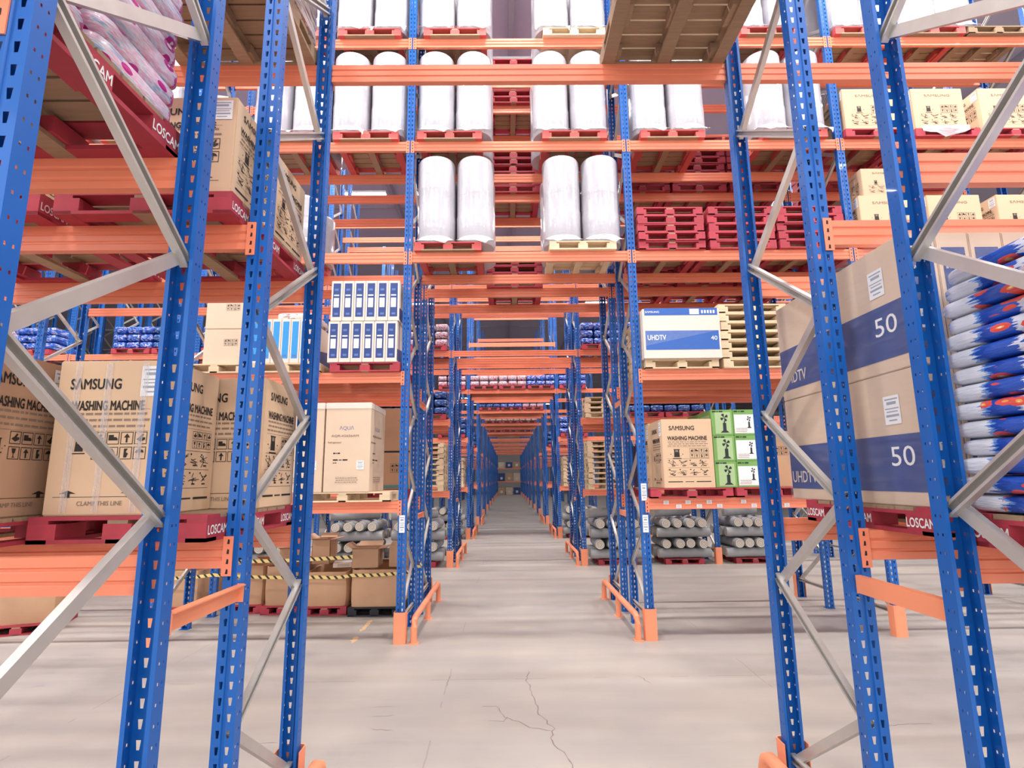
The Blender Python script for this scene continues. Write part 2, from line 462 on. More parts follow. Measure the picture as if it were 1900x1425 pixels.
PALWORD = {'coral': 'red and brown pallet', 'red': 'red-painted pallet', 'wood': 'brown timber pallet', 'pale': 'pale timber pallet', 'black': 'black pallet'}
def pallet_stack(kind, x, y, z, n, where, W=.98, D=1.1):
    for i in range(n):
        pallet(kind, x + RND.uniform(-.012, .012), y + RND.uniform(-.012, .012), z + i * (PD + .002), 'empty %s, %s from bottom, %s' % (PALWORD[kind], ORD[i], where), W, D, rz=RND.uniform(-.01, .01), group='empty pallet stack, ' + where)
# ---------------------------------------------------------------- printing
TXT = {}
def text_me(s, mat='ink', bold=0.0):
    """lettering in the XY plane, cap height 1, centred; returns (mesh, width)"""
    key = (s, mat, bold)
    if key not in TXT:
        cu = bpy.data.curves.new('lettering', 'FONT'); cu.body = s; cu.size = 1.4; cu.resolution_u = 3
        o = bpy.data.objects.new('lettering', cu); COL.objects.link(o)
        dg = bpy.context.evaluated_depsgraph_get(); dg.update()
        me = bpy.data.meshes.new_from_object(o.evaluated_get(dg)); bpy.data.objects.remove(o)
        xs = [v.co.x for v in me.vertices]; ys = [v.co.y for v in me.vertices]
        cx, cy = (min(xs) + max(xs)) / 2, (min(ys) + max(ys)) / 2; hh = max(ys) - min(ys)
        for v in me.vertices: v.co = ((v.co.x - cx) / hh, (v.co.y - cy) / hh, 0)
        if bold:
            bm = bmesh.new(); bm.from_mesh(me); g0 = bm.verts[:] + bm.edges[:] + bm.faces[:]
            for q, (dx, dy) in enumerate(((bold, 0), (-bold, 0), (0, bold), (0, -bold))):
                d = bmesh.ops.duplicate(bm, geom=g0)
                for v in d['geom']:
                    if isinstance(v, bmesh.types.BMVert): v.co.x += dx; v.co.y += dy; v.co.z += .0002 * (q + 1)
            bm.to_mesh(me); bm.free()
        me.materials.clear(); me.materials.append(M[mat]); me.name = 'lettering'
        TXT[key] = (me, (max(xs) - min(xs)) / hh)
    return TXT[key]
def put(root, face, hw, hd, u, v, me, sx, sy, name, off=.0015):
    if face == '-y': loc, rz = (u, -hd - off, v), 0
    elif face == '+x': loc, rz = (hw + off, u, v), PI / 2
    elif face == '-x': loc, rz = (-hw - off, -u, v), -PI / 2
    else: loc, rz = (-u, hd + off, v), PI
    return ob(name, me, root, loc, (PI / 2, 0, rz), (sx, sy, 1))
def write(root, face, hw, hd, u, v, s, width, cap, mat='ink', bold=0.0, name='lettering', off=.0015):
    me, w = text_me(s, mat, bold)
    return put(root, face, hw, hd, u, v, me, width / w, cap, name, off)
def quad(b, x0, x1, y0, y1, m=0): b.face([(x0, y0, 0), (x1, y0, 0), (x1, y1, 0), (x0, y1, 0)], m)
def flat(fn, mats): b = MB(); fn(b); return b.mesh('print', mats)
def capt(b):                                                   # three lines of small illegible words
    r = random.Random(3)
    for y in (.34, 0, -.34):
        x = -.5 + r.uniform(0, .08)
        while x < .46:
            w = r.uniform(.04, .12); quad(b, x, min(x + w, .5), y - .06, y + .06); x += w + .02
    quad(b, -.5, .5, -.62, -.60); quad(b, -.5, .5, .58, .60)
def poly(b, pts, x, y, s, m=0): b.face([(x + px * s, y + py * s, 0) for px, py in pts], m)
ARROW = [(-.08, -.4), (.08, -.4), (.08, .05), (.28, .05), (0, .42), (-.28, .05), (-.08, .05)]
UMB = [(-.4, .02), (-.3, .25), (0, .4), (.3, .25), (.4, .02), (.04, .06), (.04, -.4), (-.04, -.4), (-.04, .06)]
GLASS = [(-.22, .4), (.22, .4), (.14, .02), (.04, -.05), (.04, -.32), (.2, -.4), (-.2, -.4), (-.04, -.32), (-.04, -.05), (-.14, .02)]
HAND = [(-.4, -.1), (-.1, .1), (.1, .38), (.25, .3), (.1, .05), (.4, .05), (.4, -.15), (0, -.35)]
TRUCK = [(-.4, -.2), (-.4, .3), (.05, .3), (.05, .1), (.3, .1), (.42, -.05), (.42, -.2)]
BOOK = [(-.15, -.4), (-.15, .4), (.2, .4), (.02, .1), (.25, -.05), (.1, -.4)]
def frame_sq(b, x, y, s, t=.03):
    quad(b, x - s, x + s, y - s, y - s + t); quad(b, x - s, x + s, y + s - t, y + s)
    quad(b, x - s, x - s + t, y - s + t, y + s - t); quad(b, x + s - t, x + s, y - s + t, y + s - t)
def symbols(b):
    G = [[HAND, TRUCK, ARROW, HAND], [GLASS, ARROW, BOOK, UMB]]
    for r in range(2):
        for c in range(4):
            x, y = -.375 + c * .25, .13 - r * .27
            frame_sq(b, x, y, .112, .012); poly(b, G[r][c], x, y, .2)
def feats(b):                                                  # little line drawings in a ruled block
    quad(b, -.5, .5, .49, .5); quad(b, -.5, .5, -.5, -.49); quad(b, -.5, .5, -.005, .005)
    r = random.Random(5)
    for k in range(8):
        x, y = -.375 + (k % 4) * .25, .25 - (k // 4) * .5
        for i in range(5):
            a = r.uniform(0, PI); l = r.uniform(.05, .11); cx, cy = x + r.uniform(-.05, .05), y + r.uniform(-.12, .1)
            dx, dy = math.cos(a) * l, math.sin(a) * l; nx, ny = -math.sin(a) * .008, math.cos(a) * .008
            b.face([(cx - dx - nx, cy - dy - ny, 0), (cx + dx - nx, cy + dy - ny, 0), (cx + dx + nx, cy + dy + ny, 0), (cx - dx + nx, cy - dy + ny, 0)])
        quad(b, x - .1, x - .07, y + .13, y + .18); quad(b, x - .03, x + .05, y - .16, y - .12)
def machine(b):                                                # small picture of the machine
    poly(b, [(-.3, -.4), (.3, -.4), (.26, .3), (.36, .42), (-.36, .42), (-.26, .3)], 0, 0, 1)
    b.face([(-.16, .12, .0004), (.16, .12, .0004), (.13, .34, .0004), (-.13, .34, .0004)], 1)
    for s in (-1, 1): quad(b, s * .62 - .06, s * .62 + .06, -.12, -.06); quad(b, s * .45 - .04, s * .45 + .04, -.3, -.26)
    quad(b, -.45, .45, -.58, -.5)
def clampline(b):
    quad(b, -.5, .5, .18, .20); poly(b, ARROW, -.34, .3, .34); poly(b, ARROW, .34, .3, .34)
def thickbar(b): quad(b, -.5, -.16, -.03, .03); quad(b, .16, .5, -.03, .03); quad(b, -.1, .1, -.02, .02)
def sticker(b):
    quad(b, -.5, .5, -.5, .5); r = random.Random(9)
    for y, w, h in ((.38, .8, .05), (.24, .6, .1), (.05, .85, .04), (-.06, .7, .04), (-.2, .8, .08), (-.36, .5, .05)):
        b.face([(-w / 2, y - h / 2, .0004), (w / 2, y - h / 2, .0004), (w / 2, y + h / 2, .0004), (-w / 2, y + h / 2, .0004)], 1)
PR = {n: flat(f, m) for n, f, m in (('capt', capt, ['inkgrey']), ('sym', symbols, ['ink']), ('feat', feats, ['ink']), ('mach', machine, ['ink', 'inkgrey']), ('clamp', clampline, ['ink']), ('bar', thickbar, ['ink']), ('stick', sticker, ['white', 'greylabel']))}
BOXES = {}
def box_me(w, d, h, mat, bevel=.006, extra=None):
    key = (round(w, 3), round(d, 3), round(h, 3), mat)
    if key not in BOXES:
        b = MB(); b.box(-w / 2, w / 2, -d / 2, d / 2, 0, h); BOXES[key] = b.mesh('body', [mat], bevel=bevel)
    return BOXES[key]
def front_print(r, face, w, hw, hd, h, small=False, stick=True):
    k = w
    write(r, face, hw, hd, -.15 * k, h * .845, 'S\u039bMSUNG', .46 * k, .055 * h / .77, 'ink', .035, 'brand_lettering')
    write(r, face, hw, hd, -.02 * k, h * .70, 'WASHING MACHINE', .66 * k, .047 * h / .77, 'ink', .05, 'product_lettering')
    put(r, face, hw, hd, 0, h * .605, PR['capt'], .74 * k, .095, 'small_print')
    put(r, face, hw, hd, .12 * k, h * .44, PR['sym'], .5 * k, .5 * k, 'handling_symbols')
    if not small:
        put(r, face, hw, hd, -.24 * k, h * .44, PR['mach'], .13 * k, .13 * k, 'weight_symbol')
        put(r, face, hw, hd, -.02 * k, h * .085, PR['clamp'], .8 * k, .13, 'clamp_line')
        write(r, face, hw, hd, 0, h * .075, 'CLAMP THIS LINE', .4 * k, .022, 'inkgrey', .01, 'clamp_lettering')
    if stick: put(r, face, hw, hd, .36 * k, h * .86, PR['stick'], .2 * k, .2 * h, 'white_sticker', .0025)
def side_print(r, face, w, hw, hd, h):
    write(r, face, hw, hd, -.1 * w, h * .87, 'S\u039bMSUNG', .5 * w, .05 * h / .77, 'ink', .03, 'brand_lettering')
    write(r, face, hw, hd, 0, h * .72, 'WASHING MACHINE', .78 * w, .043 * h / .77, 'ink', .05, 'product_lettering')
    put(r, face, hw, hd, 0, h * .635, PR['capt'], .8 * w, .08, 'small_print')
    put(r, face, hw, hd, -.22 * w, h * .5, PR['mach'], .14 * h, .14 * h, 'machine_picture')
    put(r, face, hw, hd, .22 * w, h * .5, PR['sym'], .38 * w, .38 * w, 'handling_symbols')
    put(r, face, hw, hd, 0, h * .29, PR['feat'], .82 * w, .26 * h, 'feature_drawings')
    put(r, face, hw, hd, 0, h * .09, PR['bar'], .84 * w, .2, 'marking_bars')
def washer(x0, x1, y0, y1, z0, h, label, faces, group='washing machine cartons', far=False, mat='kraft', rz=0.0):
    w, d = x1 - x0, y1 - y0
    r = thing('washing_machine_carton', label, 'carton', ((x0 + x1) / 2, (y0 + y1) / 2, z0), rz, group)
    ob('body', box_me(w, d, h, mat), r)
    for f, kind in faces.items():
        fw = w if f in ('-y', '+y') else d
        if kind == 'front': front_print(r, f, fw, w / 2, d / 2, h)
        elif kind == 'plain': front_print(r, f, fw, w / 2, d / 2, h, stick=False)
        elif kind == 'side': side_print(r, f, fw, w / 2, d / 2, h)
        elif kind == 'far':
            write(r, f, w / 2, d / 2, 0, h * .83, 'S\u039bMSUNG', .5 * fw, .06 * h, 'inkgrey', .012, 'brand_lettering')
            put(r, f, w / 2, d / 2, -.2 * fw, h * .5, PR['mach'], .16 * h, .16 * h, 'machine_picture')
            put(r, f, w / 2, d / 2, .2 * fw, h * .5, PR['sym'], .34 * fw, .34 * fw, 'handling_symbols')
            put(r, f, w / 2, d / 2, 0, h * .25, PR['feat'], .75 * fw, .28 * h, 'feature_drawings')
    return r
# ---------------------------------------------------------------- sacks
def sack_me(L, D, Hh, mat, seed, ex=.24, ez=.24):
    """pillow shaped sack, x size D, y size L, height Hh, resting on z=0"""
    r = random.Random(seed); b = MB(); nu, nv = 26, 9
    sp = lambda c, e: math.copysign(abs(c) ** e, c)
    ph = [r.uniform(0, 6.28) for _ in range(6)]
    rings = []
    for i in range(nv + 1):
        v = -PI / 2 + PI * i / nv; ring = []
        for j in range(nu):
            u = 2 * PI * j / nu
            cx, cy = sp(math.cos(u), ex), sp(math.sin(u), ex)
            k = sp(math.cos(v), ez) if 0 < i < nv else .02
            x, y = cx * k * D / 2, cy * k * L / 2
            z = sp(math.sin(v), .42) * Hh / 2
            z *= 1 - .2 * (abs(cy * k) ** 8)
            wv = .03 * Hh * (math.sin(9 * u + ph[0]) + math.sin(5 * u + ph[1] + 3 * v))
            ring.append((x + wv * .5, y + wv * .5, z + Hh / 2 + wv * .3 * math.cos(v)))
        rings.append(ring)
    b.sweep(rings); return b.mesh('sack', [mat], True)
SK = {}
def sack(mat, x, y, z, label, group, L=.5, D=.36, Hh=.08, rz=0.0, name='sack'):
    key = (mat, L, D, Hh, RND.randint(0, 2))
    if key not in SK: SK[key] = sack_me(L, D, Hh, mat, hash(key[1:]) % 97 + key[4])
    return one(name, SK[key], label, 'sack', (x, y, z), rz, group)
# ---------------------------------------------------------------- film rolls
def roll_me(h, r, seed):
    q = random.Random(seed); b = MB(); n = 30; rings = []
    prof = [(0.96, 0), (1, .02), (1.0, .25)] + [(1.012, h * .36), (.988, h * .375), (.995, h * .6), (1.004, h * .62), (.99, h * .64), (1, h - .05), (.985, h - .02), (.94, h), (.3, h + .004)]
    ph = [q.uniform(0, 6.28) for _ in range(4)]
    for k, z in prof:
        rings.append([(r * k * (1 + .008 * math.sin(3 * t + ph[0] + z * 3)) * math.cos(t), r * k * (1 + .008 * math.sin(3 * t + ph[0] + z * 3)) * math.sin(t), z + (.05 * math.sin(t + ph[1]) if .3 * h < z < .7 * h else 0)) for t in (2 * PI * i / n for i in range(n))])
    b.sweep(rings); return b.mesh('roll_body', ['roll'], True)
def skirt_me(r, seed):
    """loose film hanging in tags below the roll's front"""
    q = random.Random(seed); b = MB(); n = 24; top, mid, bot = [], [], []
    for i in range(n + 1):
        a = PI * 1.08 + (PI * .84) * i / n
        rr = r * 1.015; x = rr * math.cos(a)
        d = .002 + (.10, .055, .02)[seed % 3] * max(0, math.sin(i * .30 + seed * 2.3)) ** 5 * q.uniform(.6, 1.1)
        yf = min(rr * math.sin(a), -.292) - .004 * q.random()
        top.append((x, rr * math.sin(a), .10)); mid.append((x, yf, .02)); bot.append((x * .98, yf - .004 - .01 * q.random(), .015 - d))
    b.sweep([top, mid, bot], closed=False, caps=False); return b.mesh('loose_film', ['filmskirt'], True)
RM = {(h, s): roll_me(h, .286, s) for h in (1.38, .78) for s in (1, 2)}
SKM = [skirt_me(.286, s) for s in (4, 5, 6)]
def film_rolls(x, row, lv, slot, kind='coral', h=1.38, px=None, deep=2, dx=.598):
    """a pallet carrying white rolls; x = centre of the rolls"""
    y = Y0[row] + .48; z = LV[lv]
    wh = '%s pallet, %s level, %s, %s' % (slot, ORD[lv], bayname(BAY(x, row)), ORD[row] + ' row')
    pallet(kind, px if px is not None else x, y, z, '%s under white rolls, %s' % (PALWORD[kind], wh), group='pallets under the white rolls')
    for j in range(deep):
        for i, sx in enumerate((-1, 1)):
            lab = 'white film-wrapped roll, %s %s, %s' % (('front', 'back')[j], ('left', 'right')[i], wh)
            loc = (x + sx * dx / 2, y - .27 + j * .60, z + PD + .001); me = RM[h, RND.randint(1, 2)]; a = RND.uniform(-2, 2)
            if j: one('film_roll', me, lab, 'roll', loc, a, 'white film-wrapped rolls'); continue
            r = thing('film_roll', lab, 'roll', loc, 0, 'white film-wrapped rolls')
            ob('roll_body', me, r, (0, 0, 0), (0, 0, a))
            ob('loose_film', SKM[RND.randint(0, 2)], r)['label'] = 'loose clear film at the foot'
def BAY(x, row): return math.floor((x - colx(row, 0)) / 3.29)

# ================================================================ THE PLACE
# ---- shell
b = MB(); b.face([(-60, -12, 0), (60, -12, 0), (60, 95, 0), (-60, 95, 0)]); struct('floor', b.mesh('floor', ['floor']))
b = MB(); b.box(-60, 60, -12, 95, 13.2, 13.3)
struct('ceiling', b.mesh('ceiling', ['roof']))
n = 0
for x in (-13.5, -8.9, -4.35, .2, 4.8, 9.3, 13.9):
    b = MB(); b.box(x - .07, x + .07, -12, 95, 12.9, 13.2); n += 1; struct('trim_%d' % n, b.mesh('trim', ['purlin']))
for k in range(18):
    y = -9 + k * 6; b = MB(); b.box(-60, 60, y - .03, y + .03, 13.12, 13.2); n += 1; struct('trim_%d' % n, b.mesh('trim', ['purlin']))
b = MB(); b.box(-60, 60, 95, 95.2, 0, 13.2); struct('wall_back', b.mesh('wall', ['wall']))
for nm, x in (('wall_left', -60.2), ('wall_right', 60)):
    b = MB(); b.box(x, x + .2, -12, 95.2, 0, 13.2); struct(nm, b.mesh('wall', ['wall']))
# ---- cracks and worn marking in the concrete
def ribbon(pts, w, z=.0012):
    b = MB(); L, Rr = [], []
    P = []
    for (x0, y0), (x1, y1) in zip(pts, pts[1:]):
        m = max(2, int(math.hypot(x1 - x0, y1 - y0) / .05))
        P += [(x0 + (x1 - x0) * i / m + RND.uniform(-.012, .012), y0 + (y1 - y0) * i / m + RND.uniform(-.012, .012)) for i in range(m)]
    P.append(pts[-1])
    for i, (x, y) in enumerate(P):
        x0, y0 = P[max(0, i - 1)]; x1, y1 = P[min(len(P) - 1, i + 1)]
        l = math.hypot(x1 - x0, y1 - y0) or 1; nx, ny = -(y1 - y0) / l, (x1 - x0) / l
        k = w * RND.uniform(.35, 1) * (.3 if i in (0, len(P) - 1) else 1)
        L.append((x + nx * k, y + ny * k, z)); Rr.append((x - nx * k, y - ny * k, z))
    b.sweep([L, Rr], closed=False, caps=False); return b
M['crack'] = plain('concrete_crack', '857872', .9)  # grey-brown tone of the cracks in the concrete
M['wornyellow'] = plain('worn_yellow_paint', 'DDB98C', .6)
for pts, w in (([(.21, 6.53), (.18, 6.25), (.23, 5.84), (.26, 5.4), (.37, 5.1), (.33, 4.88), (.41, 4.7), (.47, 4.5), (.44, 4.3)], .008), ([(-.26, 5.6), (-.13, 5.59), (-.04, 5.35), (.18, 5.13), (.35, 5.06)], .006), ([(-.2, 5.27), (-.06, 5.26), (-.02, 5.36)], .005),
               ([(-1.25, 5.4), (-1.05, 5.43)], .006), ([(-1.2, 5.15), (-1.0, 5.12)], .007), ([(-1.33, 5.6), (-1.1, 5.62)], .004), ([(-.64, 6.45), (-.66, 6.1)], .006), ([(1.38, 6.35), (1.46, 6.1)], .006), ([(2.9, 5.05), (3.6, 5.08)], .005), ([(-2.4, 4.9), (-1.9, 4.92)], .005)):
    n += 1; struct('trim_%d' % n, ribbon(pts, w * .75).mesh('floor_crack', ['crack']))
for pts, w in (([(-2.07, 7.7), (-2.09, 8.0)], .05), ([(-2.1, 8.25), (-2.1, 8.9)], .05)):
    n += 1; struct('trim_%d' % n, ribbon(pts, w, .0014).mesh('floor_marking', ['wornyellow']))

# ---- racks: frames, guards, beams
COLS = {0: range(-1, 3), 1: range(-2, 4), 2: range(-5, 5), 3: range(-6, 5), 4: range(-6, 3), 5: range(-5, 3)}
for row in range(13):
    for k in COLS.get(row, range(-1, 3)):
        for half in (0, 1): frame(row, k, half)
        if row < 4:
            for half in (0, 1):
                if not (row == 0 and half == 0): protector(row, k, half)
        elif k in (0, 1): protector(row, k, 0)
    if row < 5:
        for k in (0, 1): guard(row, k)
for k in (0, 1): spacer(0, k, 1.54)
for k in (-1, 0, 1, 2): spacer(1, k, 1.55); spacer(2, k, 1.55)
for k in (0, 1): spacer(1, k, 3.3); spacer(1, k, 8.1)
for b_ in (-1, 1):
    for lv in range(3):
        for ln in range(4): beam(0, b_, lv, ln, True)
for ln in (2, 3): beam(0, 0, 2, ln, True)
for b_ in (-2, -1, 0, 1, 2):
    for lv in range(5):
        if b_ == 0 and lv < 2: continue
        for ln in range(4): beam(1, b_, lv, ln, ln == 0)
for b_ in range(-3, 4):
    for lv in range(5):
        if b_ == 0 and lv < 2 or (abs(b_) > 2 and lv > 2) or (abs(b_) == 2 and lv > 3): continue
        for ln in range(4): beam(2, b_, lv, ln)
for row in range(3, 13):
    for ln in range(4):
        if row < 12: beam(row, 0, 2, ln)
    for b_ in (-1, 1):
        for lv in range(3 if row < 6 else 2):
            for ln in ((0, 3) if row < 5 else (0,)): beam(row, b_, lv, ln)
for row in (3, 4):
    for lv in (3, 4): beam(row, 0, lv, 0); beam(row, 0, lv, 3)
for b_ in (-2, 2):
    for lv in (1, 2): beam(3, b_, lv, 0); beam(3, b_, lv, 3)
for row, b_ in ((2, -4), (2, -5), (3, -3), (3, -4), (3, -5), (3, -6), (4, -2), (4, -3), (4, -4)):
    for lv in (1, 2): beam(row, b_, lv, 0); beam(row, b_, lv, 3)
for lv in (0, 1): beam(12, 0, lv, 0)
# plates on the aisle posts and location labels on the lowest beams
pl = MB(); pl.box(-.038, .038, -.002, 0, -.115, .115); quadpl = pl.mesh('label_plate', ['white'])
for k, z in ((0, 1.52), (1, 1.485), (1, 1.905)):
    f = FRAMES[1, k, 0]
    p = ob('label_plate', quadpl, f, (0, -FD - .004, z)); p['label'] = 'white location plate'
    ob('plate_lines', PR['stick'], p, (0, -.0035, 0), (PI / 2, 0, 0), (.07, .22, 1))
lb = MB(); lb.box(-.036, .036, -.0015, 0, -.024, .024); LBM = lb.mesh('location_label', ['white'])
for o in list(COL.objects):
    if o.name.startswith('pallet_beam') and o.get('label', '').startswith('orange pallet beam, first level, first bay') and 'second rack row, front' in o['label']:
        xs = (-1.0, -.83, -.66, -.5, -.35, -.17) if 'left' in o['label'] else (-1.35, -1.18, -1.05, -.9, -.76, -.62, -.29, -.15, .05, .3)
        for i, u in enumerate(xs):
            q = ob('location_label', LBM, o, (u, -.0005, -.058 - .055 * (i % 2))); q['label'] = 'white location label'
            ob('label_lines', PR['stick'], q, (0, -.003, 0), (PI / 2, 0, 0), (.066, .042, 1))

# ---- lamps over the aisles
hs = MB(); hs.box(-.75, .75, -.17, .17, 0, .07); hs.box(-.6, .6, -.05, .05, .07, .12)
df = MB(); df.box(-.72, .72, -.14, .14, -.015, -.001)
wr = MB(); wr.tube([(0, 0, 0), (0, 0, .75)], .006, 5)
HS, DF, WR = hs.mesh('housing', ['white'], bevel=.01), df.mesh('diffuser', ['lamp']), wr.mesh('hanger', ['zinc'])
ld = bpy.data.lights.new('lamp_light', 'AREA'); ld.shape = 'RECTANGLE'; ld.size = 1.45; ld.size_y = .3; ld.energy = 260; ld.color = (1, .965, .93)
ld2 = ld.copy(); ld2.energy = 80
AISLES = [-1.4] + [(Y0[i] + 2.545 + Y0[i + 1]) / 2 for i in range(12)]
for i, y in enumerate(AISLES):
    for j, x in enumerate((-10.2, -5.0, .2, 5.4, 10.6) if i < 4 else (-5.0, 5.4)):
        r = thing('aisle_lamp', 'white strip lamp over the %s aisle, %s' % (ORD[i], ('above the tunnel line' if abs(x) < 1 else '%s the tunnel' % ('far left of' if x < -6 else 'left of' if x < 0 else 'far right of' if x > 6 else 'right of'))), 'lamp', (x, y, 12.25), 0, 'strip lamps over the aisles')
        ob('housing', HS, r); ob('diffuser', DF, r)['label'] = 'glowing diffuser'
        for u in (-.55, .55): ob('hanger', WR, r, (u, 0, .12))
        l = bpy.data.objects.new('lamp_light', ld if i < 4 else ld2); COL.objects.link(l); l.parent = r; l.location = (0, 0, -.03)

# ================================================================ LOADS: first row (beside the camera)
def loscam(p, faces, W, D, near):
    """white pallet pool lettering on the corner blocks of a red pallet"""
    for f in faces:
        hw, hd = W / 2, D / 2
        q = hd if f in '+x-x' else hw; side = f in '+x-x'
        for u in (-q + (.105 if side else .072), 0, q - (.105 if side else .072)):
            write(p, f, hw, hd, u, .058, 'LOSCAM', .185 if side else .125, .045 if side else .034, 'white', .03, 'white_lettering')
def npal(x0, x1, y0, y1, z, label, faces=('+x',), kind='red'):
    W, D = round(x1 - x0, 2), round(y1 - y0, 2)
    p = pallet(kind, (x0 + x1) / 2, (y0 + y1) / 2, z, label, W, D, True, group='pallets in the first rack row')
    if kind == 'red': loscam(p, faces, W, D, None)
    return p
z1, z2, z3 = LVN[0], LVN[1], LVN[2]
ZP = PD + .001
npal(-2.37, -1.49, 2.80, 3.90, z1, 'red pallet under two washing machine cartons beside left tunnel post', ('+x',))
washer(-2.355, -1.785, 2.855, 3.37, z1 + ZP, .80, 'washing machine carton behind left front post, with white sticker, tape and clamp line', {'-y': 'front', '+x': 'side', '-x': 'side'})
for o in list(COL.objects):
    if 'with white sticker, tape and clamp line' in o.get('label', ''):
        q = MB(); quad(q, -.5, .5, -.5, .5); sm = q.mesh('clear_tape', ['cleartape'])
        for u in (-.18, -.02, .17): put(o, '-y', .285, .26, u, .40, sm, .035, .77, 'clear_tape', .0032)['label'] = 'clear tape strip'
washer(-2.06, -1.50, 3.385, 3.90, z1 + ZP, .80, 'washing machine carton standing at the tunnel edge, deeper of two on its pallet', {'-y': 'plain', '+x': 'side'})
npal(-3.38, -2.40, 2.48, 3.58, z1, 'red pallet farthest left at first level, under the shaded carton', ('+x',))
washer(-3.10, -2.44, 2.50, 3.06, z1 + ZP, .80, 'film-wrapped washing machine carton at far left edge, its shaded side turned to tunnel', {'+x': 'front', '-y': 'side'}, mat='kraftdark')  # darker board colour carries the shade that falls on this carton
washer(-3.10, -2.44, 3.07, 3.57, z1 + ZP, .80, 'washing machine carton hidden behind the shaded edge carton', {'+x': 'side', '-y': 'plain'}, mat='kraftdark')  # same shade-darkened board colour as the edge carton
# second level, left
npal(-2.50, -1.52, 2.84, 3.94, z2, 'red pallet at second level left, under the carton with a blue-edged sticker', ('+x',))
washer(-2.14, -1.54, 2.86, 3.40, z2 + ZP, .60, 'washing machine carton at second level left, white and blue sticker in its corner', {'-y': 'front', '+x': 'side'})
washer(-2.14, -1.54, 3.41, 3.93, z2 + ZP, .60, 'washing machine carton behind the stickered one at second level left', {'-y': 'plain', '+x': 'side'})
npal(-3.62, -2.58, 2.84, 3.94, z2, 'red pallet at second level left, one place away from the tunnel', ('+x',))
washer(-3.55, -2.95, 2.86, 3.40, z2 + ZP, .60, 'washing machine carton at second level left, partly behind pink sacks', {'-y': 'front', '+x': 'side'})
# pink sacks over the head, left
p = npal(-2.50, -1.51, 1.26, 2.34, z2, 'red pallet overhanging at second level left, under pink sacks', ('+x',))
for j in range(10):
    for a in range(2):
        for c in range(2):
            sack('sack_pink', -1.755 - .5 * c + RND.uniform(-.012, .005), 1.53 + .53 * a + RND.uniform(-.015, .015), z2 + ZP + j * .098, 'pink, white and pale blue sack, %s layer from pallet, second level left' % ORD[j], 'pink sacks, second level left', .515, .475, .097, RND.uniform(-.015, .015), 'detergent_sack')
# right: upright TV cartons
npal(1.99, 2.97, 2.60, 3.72, z1, 'red pallet under big flat TV cartons, right of the tunnel', ('-x',))
def tv50(x, z, label):
    w, d, h = .17, 1.32, .685
    r = thing('television_carton', label, 'carton', (x, 3.27, z), 0, 'big television cartons right of tunnel')
    ob('body', box_me(w, d, h, 'tvkraft', .005), r)
    q = MB(); quad(q, -.5, .5, -.5, .5); band = PRC.setdefault('navyband', q.mesh('band', ['navy']))
    for f in ('-x', '+x'):
        put(r, f, w / 2, d / 2, 0, .215, band, d - .015, .29, 'navy_band')
        s = 1
        write(r, f, w / 2, d / 2, .475, .25, '50', .17, .10, 'white', 0, 'size_lettering', .003)
        write(r, f, w / 2, d / 2, -.48, .15, 'UHDTV', .30, .075, 'tvwhite', .01, 'type_lettering', .003)
        put(r, f, w / 2, d / 2, .44, .49, PR['stick'], .12, .15, 'white_sticker', .003)
    b2 = put(r, '-y', w / 2, d / 2, 0, .33, band, .12, .55, 'navy_end_panel')
    write(r, '-y', w / 2, d / 2, 0, .5, 'S\u039bMSUNG', .1, .018, 'white', .01, 'brand_lettering', .003)
    put(r, '-y', w / 2, d / 2, 0, .25, PR['stick'], .08, .13, 'end_sticker', .003)
    return r
PRC = {}
for i in range(5):
    for j in range(2):
        tv50(2.10 + .173 * i, z1 + ZP + j * .688, 'big flat television carton with navy band, %s, %s in line from tunnel' % ('lower tier' if j == 0 else 'upper tier', ORD[i]))
def wrap(x0, x1, y0, y1, z0, zt, label, bulge=.012):
    b = MB(); n = 7; rings = []
    for i in range(9):
        z = z0 + (zt - z0) * i / 8
        e = bulge * (1 + .5 * math.sin(i * 1.7))
        c = 0
        rings.append([(x0 - e, y0 + c, z), (x0 - e, y1 - c, z), (x0 + c, y1 + e, z), (x1 - c, y1 + e, z), (x1 + e, y1 - c, z), (x1 + e, y0 + c, z), (x1 - c, y0 - e, z), (x0 + c, y0 - e, z)])
    b.sweep(rings, caps=False)
    one('stretch_wrap', b.mesh('stretch_wrap', ['film'], True), label, 'plastic film', (0, 0, 0), 0)
wrap(2.014, 2.878, 2.61, 3.93, z1 + ZP + .003, z1 + ZP + 1.40, 'clear stretch film round the big television cartons', .010)
# right: blue and white sacks
npal(1.91, 2.95, 1.24, 2.34, z1, 'red pallet under blue and white sacks beside the right front post', ('-x',))
for j in range(14):
    for a in range(2):
        for c in range(2):
            sack('sack_bluewhite', 2.165 + .50 * c + RND.uniform(-.012, .012) + (.012 * max(0, j - 9)), 1.58 + .535 * a + RND.uniform(-.015, .015), z1 + ZP + j * .0755, 'blue and white sack with red print, %s layer from pallet, beside right front post' % ORD[j], 'blue and white sacks right', .515, .475, .0745, RND.uniform(-.015, .015), 'detergent_sack')
# third level pallets overhead
npal(.79, 1.775, 2.92, 3.99, z3, 'timber pallet overhead on the beams that cross the tunnel', (), 'wood')
npal(-2.58, -1.50, 2.90, 3.98, z3, 'timber pallet overhead at third level, just left of the tunnel', (), 'wood')
npal(-3.75, -2.70, 2.90, 3.98, z3, 'timber pallet overhead at third level, second from the tunnel on the left', (), 'wood')
for i in range(3):
    for j in range(3):
        sack('sack_pale', -2.38 + .36 * i, 3.44, z3 + ZP + .13 * j, 'pale film-wrapped sack overhead at third level left, %s layer' % ORD[j], 'pale sacks overhead', .95, .345, .128, 0)

